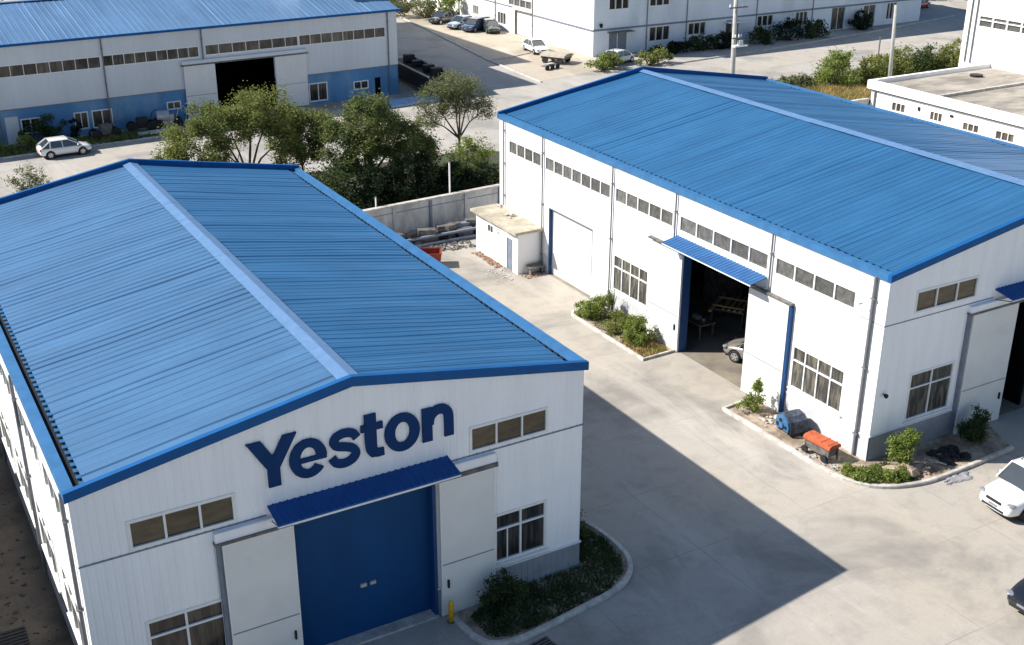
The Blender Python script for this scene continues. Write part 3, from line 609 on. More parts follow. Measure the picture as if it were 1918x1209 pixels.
lbox('table_top', M_dirty, t, -.5, .5, -.9, .9, .78, .86)
for x in (-.42, .42):
    for y in (-.8, .8): lbox('leg', M_dirty, t, x-.04, x+.04, y-.04, y+.04, 0, .78)
v = MB(); v.box(-.12, .12, -.2, .25, .86, 1.05); v.tube([(0, -.3, .97), (0, -.55, .97)], .03, 6); v.blob((0, -.55, .97), (.09, .03, .09), 3); v.build('vice', M_steel, t, off=(0, 0, 0))

# ================================================================== ANNEX SHED
t = thing('shed', 'small flat-roofed white shed leaning on the end of the sunlit warehouse side', 'shed', (12.75, 26.25, 0))
FS = Frame((12.78, 0, 0), (0, 1, 0), (-1, 0, 0)); hh = [(26.85, 27.55, .0, 1.95), (29.15, 29.85, 1.62, 2.12), (28.5, 28.66, 1.75, 1.98)]
wall(MB(), FS, 26.25, 31.3, 0, 2.5, hh, 0, reveal=.1).build('wall', M_wallD, t)
Fs2 = Frame((0, 26.25, 0), (1, 0, 0), (0, -1, 0)); wall(MB(), Fs2, 12.78, 14.36, 0, 2.5, (), 0).build('wall', M_wallD, t)
Fs3 = Frame((0, 31.3, 0), (1, 0, 0), (0, 1, 0)); wall(MB(), Fs3, 12.78, 14.36, 0, 2.5, (), 0).build('wall', mat('pale_blue_wall', (.35, .5, .68), .7), t)
mb = MB(); FS.box(mb, 26.85, 27.55, .04, 1.95, -.09, -.05); dd = mb.build('door', M_seam, t); mb = MB(); FS.box(mb, 26.93, 26.97, .9, 1.05, -.05, -.01); mb.build('handle', M_steel, dd)
window(FS, *hh[1], 2, t, M_gA2, w=.04); mb = MB(); FS.box(mb, 28.5, 28.66, 1.75, 1.98, -.09, -.06); mb.build('vent', M_black, t)
rf = MB(); rd = random.Random(2); n = 14; P = []
for k in range(n): P.append((12.45+rd.uniform(-.03, .03), 26.0+5.45*k/(n-1)))
P += [(14.37, 31.5), (14.37, 26.02)]
rf.prism(P, 2.5, 2.66, lambda p, q, h: (p, q, h)); rf.build('roof', M_slabroof, t)
def debris(name, label, cat, spots, m, base, seed=1, kind=None, group=None):
    rd = random.Random(seed); mb = MB()
    for (x, y, z, s) in spots: mb.blob((x, y, z+s*.4), (s*rd.uniform(.7, 1.3), s*rd.uniform(.7, 1.3), s*.5), rd.random(), .35, 6, 4)
    o = mb.build(name, m, None, off=base); return tag(o, label, cat, group, kind)
debris('roof_rubble', 'lumps of grey rubble on the shed roof beside the wall', 'rubble', [(13.9, 28.9, 2.66, .22), (13.7, 29.1, 2.66, .14), (14.1, 29.3, 2.66, .18), (13.6, 28.6, 2.66, .1), (14.2, 30.9, 2.66, .15), (14.1, 30.6, 2.66, .1)], M_rock, (13.9, 29, 2.66), 3)
rd = random.Random(11)
def scatter(n, x0, x1, y0, y1, z, a, b): return [(rd.uniform(x0, x1), rd.uniform(y0, y1), z, rd.uniform(a, b)) for _ in range(n)]
debris('brick_pile', 'reddish pile of broken bricks along the shed wall left of its door', 'brick pile', scatter(150, 12.2, 12.75, 27.8, 30.8, .0, .03, .085), M_brick, (12.5, 29, 0), 4, 'stuff')
debris('rubble', 'pale rubble scattered on the ground in front of the shed door', 'rubble', scatter(70, 11.2, 12.7, 25.6, 27.8, .0, .015, .07), M_rock, (12, 26.5, 0), 5, 'stuff')
debris('rubble', 'brown rubble against the shaded end of the shed', 'rubble', scatter(70, 12.9, 14.2, 25.3, 26.1, .0, .02, .08), M_brick, (13.5, 25.8, 0), 6, 'stuff')
t = thing('bench', 'small dark broken bench standing against the shaded end of the shed', 'bench', (13.75, 25.85, 0)); lbox('seat', M_dirty, t, -.5, .5, -.2, .2, .42, .48)
for x in (-.42, .36): lbox('leg', M_dirty, t, x, x+.06, -.16, .16, 0, .42)
lbox('backrest', M_dirty, t, -.5, .5, .18, .22, .5, .62)

# ================================================================== PERIMETER WALL and what leans on it
t = thing('boundary_wall', 'stained grey boundary wall of plastered panels between posts, in front of the dark trees', 'wall', (17.0, 35.8, 0))
ang = math.atan2(.7, 10.0); FW = Frame((17.0, 35.75, 0), (-math.cos(ang), -math.sin(ang), 0), (math.sin(ang), -math.cos(ang), 0))
wall(MB(), FW, 0, 31, 0, 2.25, (), 0).build('wall_panel', M_fence, t)
bk = MB(); FW.box(bk, 0, 31, 0, 2.25, -.2, -.004); bk.build('wall_panel', M_fence, t)
cp = MB(); FW.box(cp, 0, 31, 2.25, 2.36, -.26, .07); cp.build('coping', M_kerb, t)
for k in range(12):
    u = .1+2.62*k; p = MB(); FW.box(p, u-.09, u+.09, 0, 2.248, .002, .10); p.build('post', M_fence if k % 2 else M_seam, t)
b = MB(); FW.box(b, 0, 31, 1.82, 1.87, 0, .02); b.build('string_course', M_seam, t)
t = thing('post', 'thin pale post rising above the boundary wall in front of the dark trees', 'post', (13.4, 36.0, 0)); lbox('pole', M_strip, t, -.04, .04, -.04, .04, 0, 4.3); lbox('cap', M_dirty, t, -.06, .06, -.06, .06, 4.3, 4.36)
t = thing('post', 'short thin post at the boundary wall beside the near warehouse gutter', 'post', (8.05, 35.6, 0)); lbox('pole', M_strip, t, -.035, .035, -.035, .035, 0, 2.9); lbox('cap', M_dirty, t, -.05, .05, -.05, .05, 2.9, 2.95)
t = thing('scrap_stack', 'grey stack of scrap panels and crates heaped along the boundary wall', 'scrap heap', (12.2, 34.4, 0)); rd = random.Random(21)
for k in range(34):
    x = rd.uniform(-4.4, 2.6); h = rd.uniform(.3, .95); w_ = rd.uniform(.4, 1.2); y = rd.uniform(-.7, .35)
    o = lbox(['panel', 'crate', 'beam'][k % 3], [M_dirty, M_seam, M_dirty, M_dirty, M_black][k % 5], t, -w_/2, w_/2, -.25, .25, 0, h if k % 3 else .3); o.location = (x, y, 0); o.rotation_euler = (0, 0, rd.uniform(-.4, .4))
lg = MB(); lg.box(-4.5, 3.4, -1.05, -.85, .5, .62); lg.box(-4.3, 3.2, -1.3, -1.15, .12, .25); lg.build('beam', M_seam, t, off=(0, 0, 0))
debris('brick_heap', 'dark heap of broken bricks in the shade below the boundary wall', 'brick heap', scatter(170, 9.8, 13.0, 31.8, 33.4, .0, .04, .14), M_dirty, (11.7, 32.5, 0), 9, 'stuff')
t = thing('skip', 'rusty red open metal tub standing beside the near warehouse roof edge', 'skip', (9.0, 30.3, 0), R(-25))
sk = MB()
def tub(mb, a, b, z0, z1, wl=.06):
    o0 = [(-a, -b), (a, -b), (a, b), (-a, b)]; o1 = [(x*1.12, y*1.12) for x, y in o0]
    for k in range(4):
        p, q = o0[k], o0[(k+1) % 4]; P, Q = o1[k], o1[(k+1) % 4]
        mb.quad((p[0], p[1], z0), (q[0], q[1], z0), (Q[0], Q[1], z1), (P[0], P[1], z1))
        s = 1-wl/a; mb.quad((p[0]*s, p[1]*s, z0+.05), (q[0]*s, q[1]*s, z0+.05), (Q[0]*s, Q[1]*s, z1), (P[0]*s, P[1]*s, z1)); mb.quad((P[0], P[1], z1), (Q[0], Q[1], z1), (Q[0]*s, Q[1]*s, z1), (P[0]*s, P[1]*s, z1))
    mb.quad(*[(x, y, z0) for x, y in o0]); mb.quad(*[(x*.97, y*.97, z0+.06) for x, y in o0])
tub(sk, .68, .5, .12, .85); sk.build('tub', M_red, t, off=(0, 0, 0)); r = MB()
r.tube([(-.77, -.57, .87), (.77, -.57, .87), (.77, .57, .87), (-.77, .57, .87), (-.77, -.57, .87)], .035, 6); r.build('rim', M_red, t, off=(0, 0, 0))
for x in (-.6, .6): lbox('foot', M_dirty, t, x-.06, x+.06, -.5, .5, 0, .12)

# ================================================================== BACK WORKSHOP (top left)
Ca = 0.0484; cc, ss = math.cos(Ca), math.sin(Ca); CX, CY = 27.35, 73.85
t = thing('workshop', 'long grey-white workshop with a blue painted lower wall, across the top left', 'workshop', (CX, CY, 0)); Cw = t
FC = Frame((CX, CY, 0), (-cc, -ss, 0), (ss, -cc, 0)); LC = 52
up = [(1.25, 9.9, 5.5, 6.42), (10.0, 18.6, 5.5, 6.38), (19.15, 27.4, 5.42, 6.34), (27.5, 35.6, 5.36, 6.3), (36.4, 44, 5.3, 6.2)]
dC = (12.4, 17.93, 0, 4.86)
wall(MB(), FC, 0, LC, 2.82, 7.9, up+[(dC[0], dC[1], 2.82, 4.86)], .6, .012, .03).build('wall', M_wallC, t)
lowh = [(27.1, 28.75, .45, 1.9), (29.1, 30.2, .5, 1.9), (21.2, 22.4, 1.2, 1.85), (7.4, 9.2, .3, 1.95), (3.2, 4.7, .9, 1.65), (1.9, 2.5, .1, 1.8), (32.9, 34.4, .7, 1.9)]
for a, b in ((0, dC[0]), (dC[1], LC)):
    wall(MB(), FC, a, b, 0, 2.80, [h for h in lowh if a < h[0] < b], 0, o=-.06, reveal=.2).build('lower_wall', M_bluelow, t)
    box_part(FC, 'seam_strip', M_seam, t, a, b, 2.74, 2.83, -.05, .03)
for k, w_ in enumerate(up): window(FC, *w_, [8, 7, 9, 8, 8][k], t, M_gC, w=.05)
FCl = Frame(FC.P(0, 0, -.06), FC.u, FC.n)
for k, w_ in enumerate(lowh):
    if k == 5: mb = MB(); FCl.box(mb, *w_, -.1, -.05); mb.build('door', M_darkroom, t)
    else: window(FCl, *w_, 2, t, M_gC if k < 2 else M_gA2, w=.07)
wp = MB(); FC.box(wp, 34.6, 35.6, .0, 2.2, -.05, .03); wp.build('panel', M_wallC, t); wp = MB(); FC.box(wp, 30.9, 32.6, 0, 2.1, -.05, .02); wp.build('panel', M_bluelow, t)
for a, b in ((9.4, 12.4), (17.93, 20.7)): sliding_leaf(FC, a, b, 4.75, t, 2.2, .1, .2, z0=.1)
mb = MB(); FC.box(mb, 9.3, 20.8, 4.9, 5.2, 0, .22); mb.build('track_cover', M_wallC, t); mb = MB(); FC.box(mb, 9.2, 20.9, 4.78, 4.88, .01, .26); mb.build('rail', M_dirty, t)
for u in (1.0, 18.85, 27.3, 36.0): downpipe(FC, u, .1, 7.8, t, .06)
# its roof: eave at 7.9, ridge at 9.9
def PC(d, y, z): return FC.P(d, z, -y)
roof_slope(t, PC(-.3, -.25, 7.9), PC(-.3, 8.6, 9.95), PC(LC, -.25, 7.9), PC(LC, 8.6, 9.95), M_roofC, pitch=.5, h=.018, seed=31)
roof_slope(t, PC(-.3, 17.4, 7.9), PC(-.3, 8.6, 9.95), PC(LC, 17.4, 7.9), PC(LC, 8.6, 9.95), M_roofC, pitch=.5, h=.018, seed=32)
mb = MB(); FC.box(mb, -.35, LC, 7.78, 7.98, .2, .32); mb.build('fascia', M_fascia, t); mb = MB(); FC.box(mb, -.34, LC, 9.96, 10.02, -8.9, -8.3); mb.build('ridge_cap', M_cap, t)
Fg = Frame((CX, CY, 0), (-ss, cc, 0), (cc, ss, 0)); gt = MB(); PEAK[id(Fg)] = 8.6
wall(gt, Fg, 0, 17.2, 2.8, lambda u: 7.85+(2.05*u/8.6 if u < 8.6 else 2.05*(17.2-u)/8.6), (), .6, .012, .03).build('wall', M_wallC, t)
wall(MB(), Fg, 0, 17.2, 0, 2.8, (), 0, o=-.04).build('lower_wall', M_bluelow, t)
mb = MB(); FC.box(mb, .1, LC, 0, 7.7, -17.3, -17.2); mb.build('wall', M_wallC, t)
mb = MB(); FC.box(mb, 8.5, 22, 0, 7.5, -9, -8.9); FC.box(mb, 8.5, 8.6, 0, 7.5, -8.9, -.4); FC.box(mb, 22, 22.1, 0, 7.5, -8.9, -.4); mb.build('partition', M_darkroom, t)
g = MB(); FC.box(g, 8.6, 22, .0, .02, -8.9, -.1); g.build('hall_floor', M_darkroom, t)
hl = MB(); hl.blob(FC.P(15.8, 4.3, -3), (.18, .18, .1), 2, .05); hl.tube([FC.P(15.8, 4.35, -3), FC.P(15.8, 7.8, -3)], .02, 5); hl.build('hanging_lamp', M_lamp, t)
# unseen blocks added out of frame, shaped to throw the long road shadow
def block(name, label, x0, x1, y0, y1, h, m, floors=4):
    t = thing(name, label, 'building', (x0, y0, 0)); MB().box(x0, x1, y0, y1, 0, h).build('wall', m, t); MB().box(x0-.3, x1+.3, y0-.3, y1+.3, h, h+.3).build('roof', M_slabroof2, t)
    F = Frame((0, y0, 0), (1, 0, 0), (0, -1, 0))
    for k in range(floors):
        u = x0+1+(x1-x0-2)*k/floors; window(F, u, u+1.4, h-3, h-1.6, 2, t, M_gC, inset=-.01)
    return t
block('road_shadow_block', 'unseen tall grey block added at the back workshop to shade the road', 20, 27.3, 79.2, 91, 13.2, M_wallC)
block('road_shadow_block', 'unseen taller grey block added farther back to extend the road shadow', 14, 28.5, 92, 122, 17.5, M_wallC)
block('yard_shadow_block', 'unseen low block added across the dark side yard to shade it', -34, -21.3, -6, 40, 5.35, M_wallC, 3)  # added off frame as a shadow caster for the side yard

# ================================================================== BACK WHITE FACTORY (top centre)
t = thing('factory', 'long white two-storey factory with a dark band above its ground floor, behind the road', 'factory', (53.85, 80.25, 0))
FD = Frame((0, 80.25, 0), (1, 0, 0), (0, -1, 0)); HD = 12.6
wd = [(55.8, 58.5, 4.9, 6.6), (61.3, 64.1, 4.9, 6.6), (69.3, 71.6, 5.0, 6.4), (77.3, 79.7, 5.4, 6.8), (85.0, 87.2, 5.4, 6.8), (93.0, 95.2, 5.4, 6.8)]
wl = [(61.4, 64.3, 1.0, 2.66), (66.9, 69.5, 1.25, 2.66), (77.2, 79.7, 1.4, 2.7), (83.2, 85.2, 1.0, 2.7), (98.6, 100.4, .6, 2.7)]
dl = [(55.95, 58.35, .05, 2.45), (72.5, 74.4, .05, 2.5), (89.2, 91.4, .05, 2.7), (94.6, 96.6, .05, 2.6)]
wall(MB(), FD, 53.85, 104.8, 0, HD, wd+wl+dl, 0, reveal=.2).build('wall', mat('shade_tinted_render_wall', (.66, .72, .78), .8, var=.06, scale=.5, stretch=(1, 1, .3), col2=(.42, .48, .55), var2=.5, scale2=.3, thr=(.5, .7)), t)  # base tinted darker and bluer for the shaded front; patches are grime
for w_ in wd: window(FD, *w_, 3, t, M_gA2, w=.08, inset=.15)
for w_ in wl: window(FD, *w_, 3, t, M_gA2, w=.08, inset=.15)
for w_ in dl: mb = MB(); FD.box(mb, *w_, -.19, -.14); q = mb.build('door', M_gB2 if w_[0] > 60 else M_seam, t); mb = MB(); FD.box(mb, (w_[0]+w_[1])/2-.04, (w_[0]+w_[1])/2+.04, .05, w_[3], -.14, -.11); mb.build('mullion', M_frame, q)
box_part(FD, 'band', M_seam, t, 53.8, 104.8, 2.76, 2.94, -.01, .10)
mb = MB(); FD.box(mb, 53.8, 104.85, 7.9, 8.0, -.01, .06); mb.build('band', M_seam, t)
for u in (61.0, 66.6, 77.0, 85.9): downpipe(FD, u, .1, HD, t, .05)
mb = MB(); FD.box(mb, 55.7, 58.8, 2.5, 2.58, 0, .9); mb.build('door_canopy', M_dirty, t); mb = MB(); FD.box(mb, 72.2, 75.2, 2.3, 2.38, 0, 1.1); mb.build('door_canopy', M_strip, t)
mb = MB(); FD.box(mb, 88.8, 97.4, .05, 2.9, .02, .06); mb.build('painted_panel', M_seam, t) if False else None
mb = MB(); mb.blob(FD.P(54.75, 3.35, .18), (.22, .18, .25), 3, .05); mb.build('wall_lamp', M_black, t)
Fd = Frame((53.85, 0, 0), (0, 1, 0), (-1, 0, 0))
w2 = [(97.0, 99.1, .7, 2.2), (104.0, 105.6, 1.0, 2.2), (110.5, 112.4, 1.0, 2.2)]; rdoor = (93.0, 95.4, 0, 2.85)
dhol = [(93.9, 96.7, 3.25, 4.3)]
wall(MB(), Fd, 80.25, 135, 0, HD, [(93.4, 97.2, 0, 2.8)]+[(a+2.6, b+2.6, c, d) for a, b, c, d in w2]+[(93.5, 99, 3.3, 4.3)], 0, reveal=.25).build('wall', M_wallD, t)
for a, b, c, d in w2: window(Fd, a+2.6, b+2.6, c, d, 3, t, M_gC, w=.07, inset=.15)
window(Fd, 93.5, 99, 3.3, 4.3, 4, t, M_gB, w=.07, inset=.15)
mb = MB(); Fd.box(mb, 93.4, 97.2, .05, 2.8, -.24, -.16); mb.build('door', M_strip, t); mb = MB(); Fd.box(mb, 97.2, 97.4, 0, 2.9, -.1, .06); Fd.box(mb, 93.3, 97.2, 2.8, 2.95, -.1, .06); mb.build('door_frame', M_dirty, t)
box_part(Fd, 'band', M_seam, t, 80.2, 93.2, 2.76, 2.92, -.01, .10)
box_part(Fd, 'band', M_seam, t, 98, 135, 3.1, 3.22, -.01, .08)
for u in (93.2, 102.2, 112): downpipe(Fd, u, .1, HD, t, .06)
MB().box(53.6, 105, 80.0, 135.2, HD, HD+.3).build('roof', M_slabroof2, t); MB().box(104.6, 104.8, 80.3, 135, 0, HD).build('wall', M_bluelow, t)

# ================================================================== RIGHT: low flat building and tall white hall
t = thing('flat_building', 'low white building with a weathered flat roof behind the blue roof at right', 'building', (57.3, 42.5, 0))
FF = Frame((57.3, 0, 0), (0, 1, 0), (-1, 0, 0)); wf = [(38.6, 40.1, 1.78, 2.55), (34.7, 36.0, 1.82, 2.6), (31.05, 32.65, 1.72, 2.4), (27.75, 29.5, 1.7, 2.42), (24, 25.8, 1.7, 2.4)]
vf = [(37.05, 37.25, 2.35, 2.65), (33.65, 33.95, 2.5, 2.68)]
wall(MB(), FF, 14, 42.5, 0, 3.2, wf, 0, reveal=.15).build('wall', M_wallD, t)
for w_ in wf: window(FF, *w_, 3, t, M_gC, w=.06, inset=.1)
for v_ in vf: mb = MB(); FF.box(mb, *v_, 0, .1); mb.build('vent', M_black, t)
MB().box(57.35, 72, 42.3, 42.5, 0, 3.2).build('wall', M_wallD, t)
MB().box(57.32, 72, 14, 42.28, 3.2, 3.55).build('roof', M_slabroof2, t)
pp = MB(); pp.box(57.0, 57.42, 14, 42.8, 3.2, 3.9); pp.build('parapet', M_wallD, t)
pp = MB(); pp.box(57.42, 72, 42.45, 42.8, 3.2, 3.9); pp.build('parapet', M_wallD, t)
pp = MB(); pp.box(57.42, 72, 35.9, 36.15, 3.55, 3.75); pp.build('roof_kerb', M_kerb, t)
pp = MB(); pp.tube([(67.6, 40.3, 3.55), (67.6, 40.3, 3.75)], .55, 14); pp.build('hatch', M_black, t)
mb = MB(); FF.box(mb, 14, 42.5, 3.06, 3.19, 0, .12); mb.build('band', M_pipe, t)
downpipe(FF, 42.0, .1, 3.1, t, .08)
t = thing('tall_hall', 'tall plain white hall with a strip window rising at the right edge', 'building', (72, 46, 0))
FT = Frame((72, 0, 0), (0, 1, 0), (-1, 0, 0)); wt = (20, 44.45, 6.92, 7.98)
wall(MB(), FT, 18, 46, 0, 18, [wt], 0, reveal=.2).build('wall', mat('bright_white_wall', (.80, .79, .77), .7, var=.02), t)
window(FT, *wt, 16, t, M_gB, split=.62, w=.09, inset=.12, mull=.16)
for u in (45.35, 44.75): downpipe(FT, u, 3.6, 17.8, t, .06)
MB().box(72.1, 96, 45.8, 46, 0, 18).build('wall', M_wallD, t); MB().box(71.7, 96, 17.8, 46.3, 18, 18.4).build('roof', M_slabroof2, t)
t = thing('boundary_wall', 'short stretch of grey wall running into the corner of the low flat-roofed building', 'wall', (50, 42.6, 0)); MB().box(44, 57.2, 42.6, 42.8, 0, 2.2).build('wall_panel', M_fence, t); MB().box(44, 57.2, 42.52, 42.88, 2.2, 2.32).build('coping', M_kerb, t)
for x in (46, 49, 52, 55): MB().box(x, x+.3, 42.48, 42.6, 0, 2.199).build('post', M_fence, t)

# utility poles
def upole(label, x, y, h, r, cross, lean=(0, 0)):
    t = thing('utility_pole', label, 'utility pole', (x, y, 0)); mb = MB(); mb.tube([(0, 0, 0), (lean[0]*.5, lean[1]*.5, h*.5), (lean[0], lean[1], h)], [r, r*.85, r*.7], 12); mb.build('shaft', M_pole, t, off=(0, 0, 0), smooth=True)
    for k, (z, w) in enumerate(cross):
        a = MB(); f = z/h; a.box(-w+lean[0]*f, w+lean[0]*f, -.16-r, -.04-r, z, z+.1); c = a.build('crossarm', M_dirty, t, off=(0, 0, 0))
        for s in (-1, -.45, .45, 1):
            i = MB(); i.tube([(s*(w-.1)+lean[0]*f, -.1-r, z+.1), (s*(w-.1)+lean[0]*f, -.1-r, z+.24), (s*(w-.1)+lean[0]*f, -.1-r, z+.34)], [.05, .07, .03], 6); i.build('insulator', M_wallD, c, off=(0, 0, 0))
    return t
p1 = upole('thick concrete pole with crossarms and equipment, in front of the white factory', 44.05, 45, 12.4, .235, [(10.6, .95), (8.2, .5)], (-.4, 0))
eq = MB(); eq.box(-.75, .55, -.75, -.35, 7.6, 7.72); eq.build('platform', M_strip, p1, off=(0, 0, 0)); eq = MB(); eq.box(-.25, .1, -.7, -.4, 7.72, 8.1); eq.build('transformer', M_steel, p1, off=(0, 0, 0))
upole('plain concrete pole without crossarms beside the roadside bushes', 65.45, 48, 8.9, .20, [], (-.5, 0))
t = thing('post', 'short thin dark post standing among the roadside bushes', 'post', (71.0, 55, 0)); lbox('pole', M_dirty, t, -.05, .05, -.05, .05, 0, 4.4); lbox('cap', M_dirty, t, -.09, .09, -.09, .09, 4.4, 4.5)

# bollard
t = thing('bollard', 'yellow bollard at the foot of the right sliding door under the lettering', 'bollard', (-5.38, -.52, .0))
mb = MB(); mb.tube([(0, 0, 0), (0, 0, .72), (0, 0, .80), (0, 0, .84)], [.09, .09, .07, .02], 16); mb.build('tube', M_yellow, t, off=(0, 0, 0), smooth=True)
mb = MB(); mb.tube([(0, 0, 0.0), (0, 0, .03)], .15, 14); mb.build('base_plate', M_dirty, t, off=(0, 0, 0))
t = thing('manhole', 'dark square drain cover in the yard near the planted kerb corner', 'drain cover', (-3.35, -3.15, 0), R(8)); lbox('frame', M_dirty, t, -.36, .36, -.36, .36, 0, .018)
for k in range(5): lbox('bar', M_black, t, -.3, .3, -.3+.13*k, -.24+.13*k, .018, .03)

# machine & orange cart at the bed
t = thing('engine_unit', 'blue round-fronted old machine standing against the plinth beside the orange tank', 'machine', (13.45, 3.75, .05), R(-6))
mb = MB(); prof = [(-.58, 0.22), (-.62, .5), (-.5, .85), (-.25, 1.05), (.2, 1.1), (.5, .95), (.62, .6), (.6, .22)]
mb.prism(prof, -.55, .5, lambda p, q, h: (h, p, q)); mb.build('housing', mat('grimy_blue_grey', (.06, .08, .11), .7, var=.5, scale=5, col2=(.02, .02, .03), var2=.9, scale2=3), t, off=(0, 0, 0))
mb = MB(); mb.prism([(p*.86, .12+q*.86) for p, q in prof], -.66, -.552, lambda p, q, h: (h, p, q)); mb.build('front_plate', M_mblue, t, off=(0, 0, 0))
for (y, z, r) in ((.12, .78, .10), (-.3, .52, .09), (.33, .5, .1), (.0, .38, .08)):
    mb = MB(); mb.tube([(-.70, y, z), (-.655, y, z)], r, 12); mb.build('port', M_black, t, off=(0, 0, 0))
mb = MB(); mb.tube([(-.74, .0, .55), (-.66, .0, .55)], .16, 14); mb.build('flange', M_mblue, t, off=(0, 0, 0))
for y in (-.5, .5):
    mb = MB(); mb.tube([(-.3, y-.07, .22), (-.3, y+.07, .22)], .22, 14); mb.build('wheel', M_tyre, t, off=(0, 0, 0))
    mb = MB(); mb.tube([(.35, y-.07, .22), (.35, y+.07, .22)], .22, 14); mb.build('wheel', M_tyre, t, off=(0, 0, 0))
t.scale = (.86, .86, .86)
t = thing('tank_cart', 'low cart with an orange ribbed lid between the blue machine and the corner downpipe', 'cart', (13.1, 1.62, .05), R(4))
mb = MB(); mb.prism([(-.36, .62), (-.34, .74), (-.22, .80), (.22, .80), (.34, .74), (.36, .62)], -.72, .72, lambda p, q, h: (p, h, q)); mb.build('lid', M_orange, t, off=(0, 0, 0))
for k in range(2): lbox('rib', M_orange, t, -.3, .3, -.6+.38*k, -.54+.38*k, .80, .815)
lbox('body', M_dirty, t, -.28, .28, -.6, .62, .22, .61)
for x in (-.3, .26):
    for y in (-.66, .6): lbox('leg', M_dirty, t, x, x+.05, y, y+.05, 0, .62)
mb = MB(); mb.tube([(-.42, -.5, .18), (-.34, -.5, .18)], .16, 12); mb.build('wheel', M_tyre, t, off=(0, 0, 0)); mb = MB(); mb.tube([(-.42, .55, .18), (-.34, .55, .18)], .16, 12); mb.build('wheel', M_tyre, t, off=(0, 0, 0))
debris('scrap', 'small grey scrap pieces lying in front of the orange cart', 'scrap', scatter(26, 12.5, 13.0, .3, 2.6, .05, .04, .1), M_steel, (12.8, 1.4, 0), 12, 'stuff')
debris('stones', 'pale stones in the bed left of the blue machine', 'stones', scatter(22, 12.7, 14.1, 4.6, 5.4, .05, .05, .14), M_rock, (13.3, 5, 0), 13, 'stuff')
debris('earth_mound', 'brown earth mound behind the green plants at the bed corner', 'earth mound', [(15.1, -1.2, 0, .5), (15.5, -1.3, 0, .42), (14.7, -.9, 0, .4), (15.9, -1.45, 0, .3)]+scatter(20, 14.8, 16.3, -1.8, -1.0, .05, .05, .12), M_bedsoil, (15, -1.2, 0), 14, 'stuff')
mb = MB(); rd = random.Random(8); P = [(16.95, -1.5), (17.0, -.6), (17.7, -.35), (18.45, -.75), (18.5, -1.6), (17.7, -1.8)]
for k in range(40): x = rd.uniform(17.0, 18.4); y = rd.uniform(-1.6, -.6); mb.blob((x, y, .06+rd.uniform(0, .06)), (rd.uniform(.1, .3), rd.uniform(.1, .25), .09), k, .3, 6, 4)
tag(mb.build('black_sheeting', mat('black_plastic', (.008, .008, .01), .5, var=.4, scale=6), None, off=(17.6, -1.1, 0)), 'crumpled black plastic sheeting in the bed at the end wall', 'sheeting')
mb = MB()
for k in range(24): mb.blob((rd.uniform(15.8, 17.3), rd.uniform(-2.75, -2.35), .02), (rd.uniform(.1, .28), rd.uniform(.05, .14), .04), k, .4, 6, 4)
tag(mb.build('rag', mat('grey_rag', (.24, .24, .25), .9, var=.3, scale=6), None, off=(16.5, -2.5, 0)), 'grey rag lying on the concrete just outside the kerb near the white car', 'rag')
mb = MB(); mb.tube([(15.9, -1.2, .1), (16.4, -1.0, .25), (16.9, -1.7, .16)], .035, 6); tag(mb.build('branch', M_rock, None, off=(16.4, -1.2, 0)), 'pale stick lying in the bed beside the black sheeting', 'stick')
# dark side yard junk
t = thing('pallet', 'dark wooden pallet lying in the dark side yard', 'pallet', (-18.35, 5.6, .01))
for k in range(6): lbox('board', M_black, t, -.6, .6, -.5+.18*k, -.38+.18*k, .1, .13)
for x in (-.55, 0, .5): lbox('block', M_black, t, x-.05, x+.05, -.5, .55, 0, .1)
debris('side_yard_rubble', 'dark rubble lying along the foot of the near warehouse side wall', 'rubble', scatter(500, -19.6, -16.72, 0, 26, .0, .012, .08), M_dark, (-18, 12, 0), 15, 'stuff')

